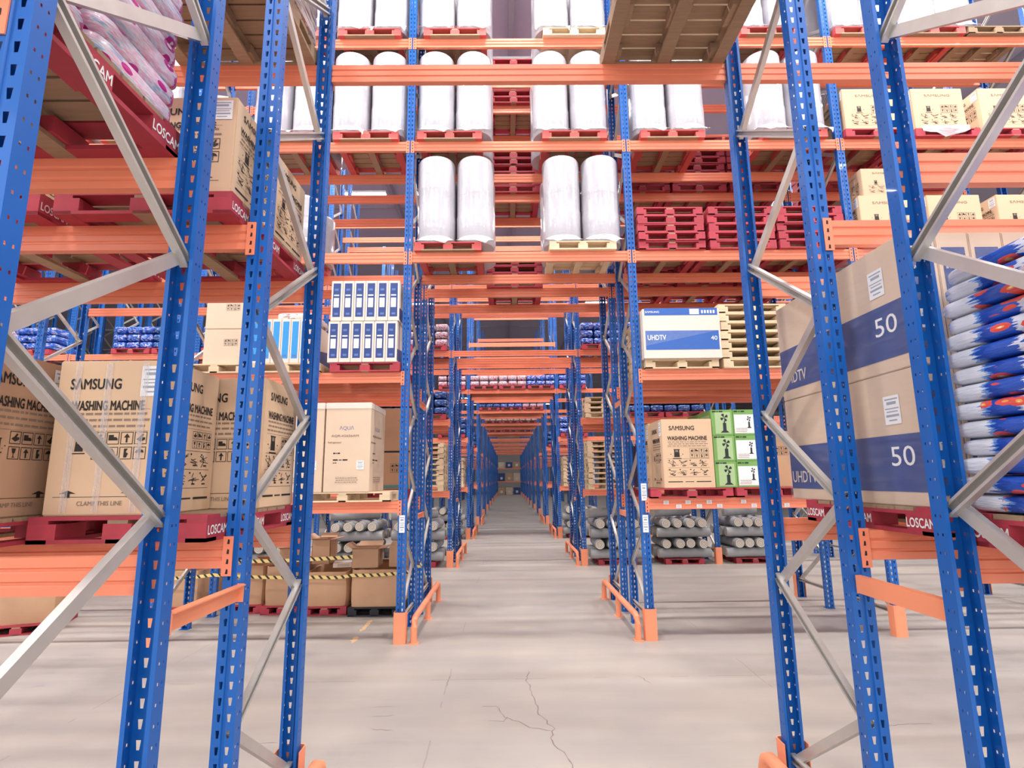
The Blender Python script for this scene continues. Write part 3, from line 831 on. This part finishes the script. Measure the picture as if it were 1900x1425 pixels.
# ================================================================ second row, facing the first aisle
# white rolls
film_rolls(-.745, 1, 2, 'left', 'coral', px=-.84)
film_rolls(1.165, 1, 2, 'right', 'pale', px=1.14)
film_rolls(-.77, 1, 3, 'left', 'coral', px=-.83)
film_rolls(1.03, 1, 3, 'right', 'coral', px=1.07)
film_rolls(-.77, 1, 4, 'left', 'coral', px=-.76)
film_rolls(1.08, 1, 4, 'right', 'pale', px=1.12)
film_rolls(-2.10, 1, 3, 'nearest', 'coral'); film_rolls(-3.31, 1, 3, 'middle', 'coral')
film_rolls(-2.10, 1, 4, 'nearest', 'coral'); film_rolls(-3.31, 1, 4, 'middle', 'coral')
film_rolls(-3.38, 1, 2, 'middle', 'coral', .78)
film_rolls(-5.6, 1, 3, 'nearest', 'coral'); film_rolls(-6.85, 1, 3, 'middle', 'coral')
film_rolls(2.57, 1, 3, 'nearest', 'coral', dx=.6); film_rolls(4.45, 1, 3, 'farthest', 'coral', dx=.6)
film_rolls(2.56, 1, 4, 'nearest', 'coral'); film_rolls(4.25, 1, 4, 'farthest', 'coral')
film_rolls(5.83, 1, 4, 'nearest', 'coral', px=5.75); film_rolls(7.05, 1, 4, 'middle', 'coral', px=6.85)
pallet('wood', 7.88, Y0[1] + .48, LV[4], 'timber pallet at far place, fifth level, second bay right', group='pallets in the second rack row')
# empty red pallets, rear half of the second row and beside the tunnel
YR = Y0[1] + 2.06
pallet_stack('red', .16, YR, LV[2], 4, 'tunnel bay third level, second row')
pallet_stack('red', .16, YR, LV[3], 7, 'tunnel bay fourth level, second row')
pallet_stack('red', .18, YR, LV[4], 7, 'tunnel bay fifth level, second row')
for x, w, q in ((2.46, 'nearest', 5), (3.5, 'middle', 5), (4.54, 'farthest', 5)):
    pallet_stack('red', x, Y0[1] + .5, LV[2], q, '%s place, third level, first bay right' % w)
for x, w in ((2.45, 'nearest'), (3.5, 'middle'), (4.55, 'farthest')): pallet_stack('red', x, YR, LV[2], 7, '%s rear place, third level, first bay right' % w)
for x, w, q in ((2.5, 'nearest', 7), (3.53, 'middle', 8), (4.56, 'farthest', 8)):
    pallet_stack('red', x, YR, LV[3], q, '%s rear place, fourth level, first bay right' % w)
for x, w in ((6.3, 'nearest'), (7.5, 'farthest')): pallet_stack('red', x, YR, LV[3], 6, '%s rear place, fourth level, second bay right' % w)
# timber pallets at second level right
pallet('pale', 2.48, Y0[1] + .48, LV[1], 'pale timber pallet under the 40 inch television carton', 1.04, 1.1, True, group='pallets in the second rack row')
pallet_stack('pale', 3.55, Y0[1] + .48, LV[1], 7, 'second level right, beside the television carton')
pallet_stack('pale', 2.62, YR, LV[1], 8, 'second level right, behind the television carton')
pallet_stack('pale', 4.58, Y0[1] + .48, LV[1], 7, 'second level right, behind the right tunnel post')
# 40 inch television carton
def tv40():
    w, d, h = 1.10, .16, .72
    r = thing('television_carton', 'white and blue television carton on a pale pallet, second level right', 'carton', (2.485, 7.57, LV[1] + ZP), 0)
    ob('body', box_me(w, d, h, 'tvwhite', .005), r)
    def art(b):
        quad(b, -.5, .5, .34, .5); b.face([(-.5, -.42, 0), (.5, -.42, 0), (.5, .0, 0), (-.5, .0, 0)], 0)
        b.face([(-.5, 0, .0005), (-.5, -.33, .0005), (.5, 0, .0005)], 1)
        b.face([(.12, .36, .0005), (.25, .36, .0005), (.25, .48, .0005), (.12, .48, .0005)], 2)
        for k in range(5): b.face([(.28 + .04 * k, .38, .0005), (.305 + .04 * k, .38, .0005), (.305 + .04 * k, .45, .0005), (.28 + .04 * k, .45, .0005)], 2)
    put(r, '-y', w / 2, d / 2, .0, .40, flat(art, ['tvblue', 'tvmid', 'white']), 1.04, .66, 'blue_artwork')
    write(r, '-y', w / 2, d / 2, -.41, .675, 'S\u039bMSUNG', .2, .03, 'white', .02, 'brand_lettering', .003)
    write(r, '-y', w / 2, d / 2, -.36, .30, 'UHDTV', .26, .07, 'white', .03, 'type_lettering', .003)
    write(r, '-y', w / 2, d / 2, .45, .29, '40', .09, .06, 'white', .01, 'size_lettering', .003)
tv40()
one('television_carton', box_me(1.08, .16, .70, 'tvwhite', .005), 'plain white television carton behind the white and blue one', 'carton', (2.485, 7.76, LV[1] + ZP))
# washing machine carton and fan cartons at first level right
pallet('red', 2.50, Y0[1] + .48, LV[0], 'red pallet under the washing machine carton, first level right', 1.12, 1.1, True, group='pallets in the second rack row')
washer(2.13, 2.83, 7.56, 8.12, LV[0] + ZP, .94, 'washing machine carton beside green fan cartons, first level right', {'-y': 'side', '-x': 'front'})
washer(2.10, 2.80, 8.14, 8.62, LV[0] + ZP, .94, 'washing machine carton behind the one beside the fan cartons', {'-y': 'plain', '-x': 'front'})
pallet('red', 3.66, Y0[1] + .48, LV[0], 'red pallet under green fan cartons, first level right', 1.1, 1.1, group='pallets in the second rack row')
def fanbox(i, j, q):
    w, d, h = .30, .50, .355
    lab = 'green fan carton, %s tier, %s, %s' % (('bottom', 'middle', 'top')[j], ('beside washing machine carton', 'second in line', 'third in line', 'fourth in line')[i], ('front line', 'rear line')[q])
    r = thing('fan_carton', lab, 'carton', (3.0 + .304 * i, 7.60 + d / 2 + .505 * q, LV[0] + ZP + .357 * j), 0, 'green fan cartons')
    ob('body', box_me(w, d, h, 'green', .004), r)
    def fan(b):
        for t in range(4):
            a = t * PI / 2 + .5; b.face([(0, .28, 0), (.2 * math.cos(a - .45), .28 + .2 * math.sin(a - .45), 0), (.22 * math.cos(a), .28 + .22 * math.sin(a), 0), (.2 * math.cos(a + .4), .28 + .2 * math.sin(a + .4), 0)])
        quad(b, -.03, .03, .0, .1); quad(b, -.09, .09, -.4, .0); b.face([(-.24, -.5, 0), (.24, -.5, 0), (.12, -.4, 0), (-.12, -.4, 0)])
    def panel(b): quad(b, -.5, .5, -.5, .5)
    fm = PRC.setdefault('fan', flat(fan, ['black'])); gp = PRC.setdefault('gp', flat(panel, ['greenpale'])); wp = PRC.setdefault('wp', flat(panel, ['white']))
    if (i + j) % 2 == (1 if j == 1 else 0) and q == 0:
        put(r, '-y', w / 2, d / 2, .01, .17, gp, .22, .30, 'pale_panel'); put(r, '-y', w / 2, d / 2, .03, .17, fm, .26, .27, 'fan_picture', .003)
    elif q == 0:
        put(r, '-y', w / 2, d / 2, 0, .155, wp, .27, .26, 'white_panel'); put(r, '-y', w / 2, d / 2, .07, .18, fm, .14, .17, 'fan_picture', .003)
        put(r, '-y', w / 2, d / 2, -.04, .07, PR['capt'], .16, .06, 'small_print', .003)
    put(r, '-x', w / 2, d / 2, 0, .17, gp, .36, .24, 'side_panel')
    put(r, '-y', w / 2, d / 2, -.06, .33, PR['bar'], .15, .3, 'title_print', .003) if q == 0 else None
for j in range(3):
    for i in range(2):
        for q in range(2): fanbox(i, j, q)
r = thing('carton', 'plain brown carton beside the green fan cartons, first level right', 'carton', (3.86, 8.15, LV[0] + ZP)); ob('body', box_me(.44, .7, .78, 'kraftdark'), r); put(r, '-y', .22, .35, 0, .5, PR['sym'], .25, .25, 'handling_symbols')
pallet('red', 4.66, Y0[1] + .48, LV[0], 'red pallet under a white and light blue carton, first level right', .84, 1.1, group='pallets in the second rack row')
r = thing('carton', 'white and light blue carton behind the right tunnel post, first level', 'carton', (4.55, 7.92, LV[0] + ZP)); ob('body', box_me(.60, .6, .86, 'tvwhite'), r)
put(r, '-y', .3, .3, -.08, .45, flat(lambda b: (quad(b, -.5, -.2, -.5, .5), quad(b, -.05, .2, -.5, .1), quad(b, .3, .5, -.5, .5)), ['skyblue']), .36, .7, 'light_blue_print'); put(r, '-x', .3, .3, 0, .45, PR['capt'], .4, .2, 'small_print')
# washing machine cartons high on the right
for lv, items in ((3, ((5.25, 0), (6.33, 0), (7.38, 0))), (2, ((5.30, 1), (6.33, 0), (7.38, 0)))):
    for n_, (x, up) in enumerate(items):
        w = ('nearest', 'middle', 'farthest')[n_]
        pallet('red', x + .47, Y0[1] + .48, LV[lv], 'red pallet under a carton, %s place, %s level, second bay right' % (w, ORD[lv]), 1.0, 1.1, lv == 3, group='pallets in the second rack row')
        washer(x, x + .80, 7.58, 8.14, LV[lv] + ZP, .70, 'washing machine carton, %s place, %s level, second bay right' % (w, ORD[lv]), {'-y': 'far', '-x': 'front'})
        if up: washer(x + .1, x + .80, 7.60, 8.14, LV[lv] + ZP + .702, .45, 'smaller carton on top of the nearest carton, third level, second bay right', {'-y': 'far', '-x': 'far'})
b = MB(); rings = []
for i in range(9):
    t = i / 8 - .5; rings.append([(t * .72, -.015 - .02 * abs(math.sin(i * 1.3)), .02), (t * .70, -.02 - .03 * math.sin(i), -.07 - .09 * (1 - (2 * t) ** 2) * (.8 + .2 * math.sin(i * 2)))])
b.sweep(rings, closed=False, caps=False)
tag(ob('stretch_wrap', b.mesh('stretch_wrap', ['filmskirt'], True), None, (6.73, 7.53, LV[3] + ZP)), 'clear film sagging below the middle carton, fourth level, second bay right', 'plastic film')
# narrow television cartons, second level left
pallet('red', -1.99, Y0[1] + .48, LV[1], 'red pallet under twelve narrow television cartons', .98, 1.1, True, group='pallets in the second rack row')
def narrowtv(x, y, z, w, d, h, mat, lab, white=True):
    r = thing('television_carton', lab, 'carton', (x, y, z), 0, 'narrow television cartons')
    ob('body', box_me(w, d, h, 'tvwhite', .004), r)
    def art(b):
        quad(b, -.5, .5, -.5, .5)
        b.face([(-.38, -.22, .0005), (.3, -.22, .0005), (.3, .06, .0005), (-.38, .06, .0005)], 1)
        b.face([(-.38, .12, .0005), (.3, .12, .0005), (.3, .16, .0005), (-.38, .16, .0005)], 1)
        b.face([(-.3, .28, .0005), (.2, .28, .0005), (.2, .34, .0005), (-.3, .34, .0005)], 2)
        b.face([(-.25, -.44, .0005), (.25, -.44, .0005), (.25, -.38, .0005), (-.25, -.38, .0005)], 2)
    def art2(b):
        quad(b, -.5, .5, -.5, .5); b.face([(-.3, -.46, .0005), (.3, -.46, .0005), (.3, -.4, .0005), (-.3, -.4, .0005)], 1)
    k = 'n' + mat + str(white)
    PRC.setdefault(k, flat(art, [mat, 'white', 'tvmid']) if white else flat(art2, [mat, 'tvmid']))
    put(r, '-y', w / 2, d / 2, 0, h * .52, PRC[k], w * .68, h * .84, 'coloured_end_panel')
    q = MB(); q.face([(-.5, -.5, 0), (.5, -.5, 0), (.5, .05, 0), (-.5, -.2, 0)]); sb = PRC.setdefault('sideband', q.mesh('band', ['navy']))
    put(r, '+x', w / 2, d / 2, 0, h * .5, sb, d * .96, h * .9, 'navy_side_band')
for j in range(2):
    for i in range(6):
        sh = .02 * j
        narrowtv(-2.44 + .163 * i + sh, 8.05, LV[1] + ZP + j * .60, .158, 1.02, .595, 'navy', 'narrow navy-ended television carton, %s tier, %s from left' % (('lower', 'upper')[j], ORD[i]))
pallet('pale', -3.12, Y0[1] + .48, LV[1], 'pale timber pallet under bright blue-ended cartons, second level left', 1.0, 1.1, group='pallets in the second rack row')
for i in range(6):
    narrowtv(-3.52 + .133 * i, 8.05, LV[1] + ZP, .128, 1.0, .64, 'skyblue', 'narrow bright blue-ended carton, %s from left, second level left' % ORD[i], False)
sack('sack_pale', -3.05, 8.02, LV[1] + ZP + .645, 'pale crumpled sack lying on the bright blue-ended cartons', None, .7, .55, .14)
pallet('pale', -4.1, Y0[1] + .48, LV[1], 'pale timber pallet under two pale cartons, second level left', .9, 1.1, group='pallets in the second rack row')
for j in range(2):
    r = thing('carton', 'pale plain carton, %s of two, second level left' % ('lower', 'upper')[j], 'carton', (-4.02, 7.86, LV[1] + ZP + .52 * j))
    ob('body', box_me(.56, .5, .515, 'tvkraft'), r); put(r, '-y', .28, .25, .1, .32, PR['sym'], .2, .2, 'handling_symbols'); put(r, '+x', .28, .25, 0, .3, PR['capt'], .3, .1, 'small_print')
# refrigerator cartons
pallet('pale', -2.23, Y0[1] + .46, LV[0], 'pale timber pallet under the refrigerator cartons, first level left', 1.28, 1.08, True, group='pallets in the second rack row')
def fridge(x, lab):
    w, d, h = .62, .86, 1.20
    r = thing('refrigerator_carton', lab, 'carton', (x, 7.53 + d / 2, LV[0] + ZP), 0, 'refrigerator cartons')
    ob('body', box_me(w, d, h - .06, 'tvkraft', .005), r)
    ld_ = MB(); ld_.box(-w / 2 - .006, w / 2 + .006, -d / 2 - .006, d / 2 + .006, h - .075, h + .015); ob('lid', PRC.setdefault('lid', ld_.mesh('lid', ['tvwhite'], bevel=.008)), r)['label'] = 'pale cap lid'
    for f, u in (('-y', 0), ('+x', -.02)):
        fw = w if f == '-y' else d
        write(r, f, w / 2, d / 2, u - .02, .86, '\u039bQU\u039b', .32 * fw, .062, 'inkblue', 0, 'brand_lettering')
        write(r, f, w / 2, d / 2, u - .04, .755, 'AQR-IG656AM', .6 * fw, .035, 'inkgrey', .015, 'model_lettering')
        write(r, f, w / 2, d / 2, u - .17 * fw / .6, .665, 'Refrigerator', .3 * fw, .03, 'inkgrey', .02, 'type_lettering')
        for k, (v, ww, hh) in enumerate(((.52, .15, .02), (.43, .32, .015), (.39, .08, .012))):
            put(r, f, w / 2, d / 2, u - .31 * fw + ww * fw / 2, v, PR['bar'], ww * fw, .3 if hh > .014 else .2, 'printed_line')
        put(r, f, w / 2, d / 2, u, .16, PR['capt'], .5 * fw, .08, 'small_print')
    put(r, '-y', w / 2, d / 2, .18, .36, PR['stick'], .1, .12, 'white_sticker', .003)
fridge(-2.18, 'tall refrigerator carton with pale lid at first level left, nearest the tunnel')
fridge(-2.82, 'tall refrigerator carton half behind the left tunnel post, first level')
pallet('red', -2.1, YR, LV[0], 'red pallet in the rear half, behind the refrigerator cartons', 1.0, 1.1, group='pallets in the second rack row')
r = thing('carton', 'brown carton with a teal stripe behind the refrigerator carton', 'carton', (-2.05, 9.62, LV[0] + ZP))
ob('body', box_me(.85, .8, 1.35, 'kraftdark'), r)
q = MB(); quad(q, -.5, .5, -.5, .5); PRC['teal'] = q.mesh('stripe', ['tealstrip']); PRC['inkq'] = flat(lambda b: quad(b, -.5, .5, -.5, .5), ['ink'])
put(r, '-y', .425, .4, 0, .05, PRC['teal'], .84, .05, 'teal_stripe'); put(r, '-y', .425, .4, 0, .62, PRC['inkq'], .84, .03, 'dark_line')
put(r, '-y', .425, .4, .25, .35, PR['sym'], .3, .3, 'handling_symbols'); put(r, '-y', .425, .4, .3, 1.15, PR['mach'], .12, .12, 'weight_symbol')

# ---- floor of the second row, left: cardboard bins behind barrier tape
def bin_me(w, d, h, bul, seed, open_=True):
    q = random.Random(seed); b = MB(); rings = []
    def ring(k, z, ins=0):
        out = []
        c = .09
        for sx, sy in ((-1, -1), (1, -1), (1, 1), (-1, 1)):
            ax, ay = sx * (w / 2 * k - ins), sy * (d / 2 * k - ins)
            pts = [(ax - sx * c, ay), (ax - sx * c * .3, ay - sy * c * .3), (ax, ay - sy * c)]
            if sx * sy > 0: out += pts if sx < 0 and False else pts[::-1]
            else: out += pts
        return [(x, y, z) for x, y in out]
    for i in range(7):
        t = i / 6; rings.append(ring(1 + bul * math.sin(PI * min(1, t * 1.15)) + q.uniform(-.004, .004), h * t))
    if open_: rings += [ring(1, h, .012), ring(1, h * .55, .02)]
    b.sweep(rings); return b.mesh('body', ['kraftdark'], True)
def flap(r, w, l, loc, rot):
    b = MB(); b.box(-w / 2, w / 2, 0, l, -.004, .004); ob('flap', b.mesh('flap', ['kraftdark']), r, loc, rot)
BINS = (('g1', -2.12, 9.62, .80, .9, .56, .02, 'black', 'big cardboard bin on a black pallet beside the left tunnel post'),
        ('g2', -2.95, 9.70, .66, .9, .52, .07, 'red', 'bulging cardboard bin on a red pallet, second from the left tunnel post'),
        ('g3', -3.66, 9.80, .62, .9, .60, .03, 'red', 'cardboard bin on a red pallet, third from the left tunnel post'),
        ('g4', -4.31, 9.90, .54, .9, .60, .03, 'red', 'cardboard bin on a red pallet, fourth from the left tunnel post'),
        ('g5', -5.50, 9.80, .95, .9, .55, .03, 'red', 'cardboard bin on a red pallet beyond the second left post'),
        ('g6', -7.15, 8.75, .80, .8, .46, .03, 'red', 'dented cardboard bin on a slanted red pallet at far left'))
for key, x, y, w, d, h, bul, pk, lab in BINS:
    rz = .35 if key == 'g6' else RND.uniform(-.03, .03)
    pallet(pk, x, y, 0, '%s under the %s' % (PALWORD[pk], lab.replace(' on a black pallet', '').replace(' on a red pallet', '').replace(' on a slanted red pallet', '')), round(w + .04, 2), 1.0, rz=rz, group='pallets on the floor')
    r = thing('cardboard_bin', lab, 'cardboard bin', (x, y, ZP), rz, 'cardboard bins on the floor')
    ob('body', bin_me(w, d, h, bul, len(key) + int(x * 10)), r)
    flap(r, w * .7, .22, (0, -d / 2 + .01, h), (-.5, 0, 0)); flap(r, w * .6, .2, (0, d / 2 - .01, h), (.35, 0, PI))
def openbox(x, y, z, w, d, h, lab, rz=0.0):
    r = thing('open_carton', lab, 'carton', (x, y, z), rz, 'open cartons on the bins')
    b = MB(); b.box(-w / 2, w / 2, -d / 2, d / 2, 0, .006)
    for x0, x1, y0, y1 in ((-w / 2, w / 2, -d / 2, -d / 2 + .006), (-w / 2, w / 2, d / 2 - .006, d / 2), (-w / 2, -w / 2 + .006, -d / 2, d / 2), (w / 2 - .006, w / 2, -d / 2, d / 2)): b.box(x0, x1, y0, y1, 0, h)
    ob('body', b.mesh('body', ['kraftdark']), r)
    flap(r, w * .96, .14, (0, -d / 2, h), (.25, 0, PI)); flap(r, w * .96, .14, (0, d / 2, h), (.5, 0, 0))
    flap(r, d * .96, .13, (-w / 2, 0, h), (.6, 0, PI / 2)); flap(r, d * .96, .13, (w / 2, 0, h), (.1, 0, -PI / 2))
openbox(-2.34, 9.50, ZP + .575, .42, .45, .30, 'open carton with flaps on the big bin beside the left tunnel post', .05)
r = thing('open_carton', 'second open carton on the big bin, against the left tunnel post', 'carton', (-1.80, 9.60, ZP + .575), -.04, 'open cartons on the bins')
ob('body', box_me(.30, .5, .33, 'kraftdark'), r); flap(r, .28, .2, (0, -.25, .33), (.3, 0, 0))
openbox(-3.14, 9.75, ZP + .60, .30, .40, .40, 'tall open carton standing on the bulging bin')
r = thing('carton', 'flat white carton lying on the bulging bin', 'carton', (-2.76, 9.62, ZP + .56), .2); ob('body', box_me(.34, .3, .07, 'tvwhite', .004), r); put(r, '-y', .17, .15, 0, .035, PR['capt'], .2, .04, 'small_print')
openbox(-3.70, 9.85, ZP + .69, .36, .4, .16, 'low open carton on the third bin', .1)
def tape(pts, h, lab):
    b = MB(); rings = []
    for (x0, y0, a0), (x1, y1, a1) in zip(pts, pts[1:]):
        m = 8
        for i in range(m + (1 if (x1, y1, a1) == pts[-1] else 0)):
            t = i / m; rings.append([(x0 + (x1 - x0) * t, y0 + (y1 - y0) * t, a0 + (a1 - a0) * t - .02 * math.sin(PI * t) + dz) for dz in (-h / 2, h / 2)])
    b.sweep(rings, closed=False, caps=False); one('barrier_tape', b.mesh('barrier_tape', ['tape']), lab, 'barrier tape', group=None)
tape([(-4.67, 9.12, .86), (-2.50, 9.16, .90)], .055, 'upper yellow and black barrier tape across the bins')
tape([(-5.6, 9.12, .62), (-4.68, 9.1, .66), (-3.0, 9.13, .60), (-2.5, 9.13, .62), (-1.50, 9.13, .67)], .05, 'lower yellow and black barrier tape across the bins')
tape([(-1.49, 9.13, .76), (-1.36, 9.0, .78), (-1.35, 8.6, .92)], .04, 'yellow tape tied round the left tunnel post, second rack row')

# ================================================================ third row: cloth rolls on the floor, pallets and sacks above
CLM = {}
def cloth(x, y, z, L, r, lab, rz, grp):
    key = (round(L, 2), round(r, 2), RND.randint(0, 1))
    if key not in CLM:
        b = MB(); n = 20; rings = []
        for k in range(9):
            t = k / 8 - .5; rr = r * (1 + .03 * math.sin(k * 2.1 + key[2])) * (1 if 0 < k < 8 else .93)
            rings.append([(t * L, rr * math.cos(a), rr * math.sin(a) * (1 - .06 * (math.sin(a) < -.5))) for a in (2 * PI * i / n for i in range(n))])
        b.sweep(rings, caps=False); nb = len(b.v)
        b.f.append(tuple(reversed(range(n)))); b.m.append(1); b.f.append(tuple(range(nb - n, nb))); b.m.append(1)
        CLM[key] = b.mesh('cloth_roll', ['fabric', 'rollend'], True)
    one('cloth_roll', CLM[key], lab, 'fabric roll', (x, y, z), rz, grp)
def cloth_stack(x, y, row, where, wide=1.3, deep=1.25):
    pallet('red', x, y, 0, 'red pallet under grey cloth rolls, ' + where, .95, 1.1, group='pallets under the cloth rolls')
    z = ZP
    for lay in range(4):
        r = .122
        lab = 'grey cloth roll, %s layer, %s, %s' % (ORD[lay], 'lengthwise' if lay % 2 == 0 else 'end forward', where)
        cnt = 4
        for i in range(cnt):
            q = (i - (cnt - 1) / 2)
            rr = r * RND.uniform(.9, 1.0) if lay % 2 else r
            if lay % 2 == 0: cloth(x + RND.uniform(-.04, .04), y + q * .29, z + r, wide, r, lab, RND.choice((0, PI)) + RND.uniform(-.03, .03), 'grey cloth rolls, ' + where)
            else: cloth(x + q * .29 + RND.uniform(-.01, .01), y - .02 + RND.uniform(-.05, .02), z + rr, deep, rr, lab, PI / 2 + RND.uniform(-.05, .05), 'grey cloth rolls, ' + where)
        z += 2 * r + .002
    return z
Y3 = Y0[2]
for x, w in ((-5.9, 'fourth left of the tunnel'), (-3.75, 'third row, second left of the tunnel'), (-2.25, 'third row, first left of the tunnel'), (2.68, 'third row, first right of the tunnel'), (4.32, 'third row, second right of the tunnel'), (6.05, 'third row, third right of the tunnel')):
    zt = cloth_stack(x, Y3 + .55, 2, w)
    cloth(x - .15, Y3 + .5, zt + .11, 1.25, .115, 'grey cloth roll slanting on top of the pile, ' + w, .5, None)
for x, w in ((2.64, 'fourth row, right of the tunnel'), (-2.22, 'fourth row, left of the tunnel')): cloth_stack(x, Y0[3] + .55, 3, w)
for s, nm in ((-1, 'left'), (1, 'right')):
    pallet_stack('pale', (-1.432 if s < 0 else 1.86) + s * .66, Y3 + .5, LV[0], 9, 'third row, first level, %s of the tunnel' % nm)
    pallet_stack('pale', (-1.432 if s < 0 else 1.86) + s * .66, Y0[3] + .5, LV[0], 8, 'fourth row, first level, %s of the tunnel' % nm)
pallet_stack('pale', 2.49, Y3 + .5, LV[1], 4, 'third row, second level, right of the tunnel')
r = thing('carton', 'dark navy carton beside timber pallets, third row right', 'carton', (3.75, Y3 + .45, LV[0])); ob('body', box_me(.8, .8, 1.1, 'navy'), r); put(r, '-y', .4, .4, .1, .5, PR['stick'], .15, .12, 'white_sticker')
def sackload(mat, x, y, z, where, nl=3, nw=3, Hh=.2):
    pallet('red', x, y + .48, z, 'red pallet under printed sacks, ' + where, .98, 1.1, group='pallets under printed sacks')
    colr = {'blue': 'blue', 'red': 'red and white', 'pale': 'pale', 'navy': 'navy blue'}[mat]
    for j in range(nl):
        for i in range(nw):
            sack('sack_' + mat, x + (i - (nw - 1) / 2) * .35 + RND.uniform(-.005, .005), y + .46, z + ZP + j * Hh * 1.03, '%s printed sack, %s layer, %s' % (colr, ORD[j], where), 'printed sacks, ' + where, 1.0, .33, Hh, RND.uniform(-.01, .01), 'printed_sack')
xl = lambda i: -1.432 - .61 - 1.04 * i
xr = lambda i: 1.86 + .60 + 1.04 * i
KUSED = {}
POS = ('nearest the tunnel', 'middle of bay', 'far end of bay')
for row, lv, side, i, mat in ((2, 1, 'l', 0, 'navy'), (2, 1, 'l', 1, 'navy'), (2, 1, 'r', 1, 'navy'), (2, 1, 'r', 2, 'navy'),
                              (2, 2, 'l', 0, 'red'), (2, 2, 'l', 1, 'blue'), (2, 2, 'l', 2, 'blue'), (2, 2, 'r', 0, 'blue'), (2, 2, 'r', 1, 'blue'), (2, 2, 'r', 2, 'blue'),
                              (3, 1, 'l', 0, 'navy'), (3, 1, 'r', 0, 'blue'), (3, 2, 'l', 0, 'red'), (3, 2, 'r', 0, 'blue'), (4, 1, 'l', 0, 'navy'), (4, 1, 'r', 0, 'navy')):
    sackload(mat, xl(i) if side == 'l' else xr(i), Y0[row], LV[lv], '%s level, %s, %s, %s' % (ORD[lv], POS[i], 'left' if side == 'l' else 'right', ORD[row] + ' row'))
for i, mat in enumerate(('blue', 'red', 'blue')):
    sackload(mat, -5.3 - 1.04 * i, Y3, LV[2], 'third level, second bay left, %s, third row' % ('near end', 'middle', 'far end')[i])
    if i < 2: sackload(('navy', 'blue')[i], -8.65 - 1.04 * i, Y3, LV[2], 'third level, third bay left, %s, third row' % ('near end', 'middle')[i])
for row, b_, mat in ((2, -4, 'red'), (2, -4, 'blue'), (3, -3, 'blue'), (3, -3, 'red'), (3, -4, 'red'), (3, -4, 'pale'), (3, -5, 'blue'), (4, -3, 'red'), (4, -4, 'blue')):
    sackload(mat, bayx(row, b_) + (-.7 if KUSED.setdefault((row, b_), mat) == mat else .7), Y0[row], LV[2], 'third level, %s, %s row, %s side' % (bayname(b_), ORD[row], 'far' if KUSED[row, b_] == mat else 'near'))
for row, mats in ((3, ('red', 'red', 'blue')), (4, ('navy', 'blue', 'red')), (5, ('pale', 'pale', 'pale')), (6, ('pale', 'red', 'pale'))):
    for i, mat in enumerate(mats): sackload(mat, .214 + (i - 1) * 1.06, Y0[row], LV[2], 'third level over the tunnel, %s, %s row' % (('left', 'middle', 'right')[i], ORD[row]), 2, 3)
# end of the tunnel
for i in range(3):
    for lv in range(3):
        z = 0 if lv == 0 else LV[lv - 1]
        r = thing('carton', '%s carton at the far end of the tunnel, %s, %s' % ('brown' if (i + lv) % 2 else 'pale', ('on the floor', 'first level', 'second level')[lv], ('left', 'middle', 'right')[i]), 'carton', (-.85 + 1.06 * i, Y0[12] + .5, z + .001))
        ob('body', box_me(.9, .9, (.95, 1.1, .8)[lv], ('kraftdark', 'tvkraft', 'navy')[(i + lv * 2) % 3]), r); put(r, '-y', .45, .45, 0, .4, PR['stick'], .3, .3, 'white_sticker')

# ================================================================ camera, world, view
cd = bpy.data.cameras.new('camera'); cam = bpy.data.objects.new('camera', cd); COL.objects.link(cam)
f_px = 1016.77; cd.sensor_fit = 'HORIZONTAL'; cd.sensor_width = 36.0; cd.lens = 36.0 * f_px / 1900
cd.clip_start = .05; cd.clip_end = 300
p, yw, rl = (math.radians(a) for a in (9.84196, .56016, -.67846))
fwd = Vector((math.sin(yw) * math.cos(p), math.cos(yw) * math.cos(p), math.sin(p)))
rt = Vector((math.cos(yw), -math.sin(yw), 0)); up = rt.cross(fwd)
r2 = math.cos(rl) * rt + math.sin(rl) * up; u2 = -math.sin(rl) * rt + math.cos(rl) * up
mw = Matrix((r2, u2, -fwd)).transposed().to_4x4(); mw.translation = (0, 0, 2.1)
cam.matrix_world = mw
SC.camera = cam
w = bpy.data.worlds.new('world'); SC.world = w; w.use_nodes = True
w.node_tree.nodes['Background'].inputs[0].default_value = (.97, .985, .98, 1); w.node_tree.nodes['Background'].inputs[1].default_value = 1.5
SC.view_settings.view_transform = 'Standard'; SC.view_settings.look = 'None'; SC.view_settings.gamma = 1
SC.view_settings.use_curve_mapping = False
SC.view_settings.exposure = 0.60
SC.cycles.use_denoising = True
SC.cycles.use_adaptive_sampling = True; SC.cycles.adaptive_threshold = .045
SC.cycles.max_bounces = 7; SC.cycles.diffuse_bounces = 3; SC.cycles.glossy_bounces = 2; SC.cycles.transparent_max_bounces = 12
SC.cycles.sample_clamp_indirect = 6
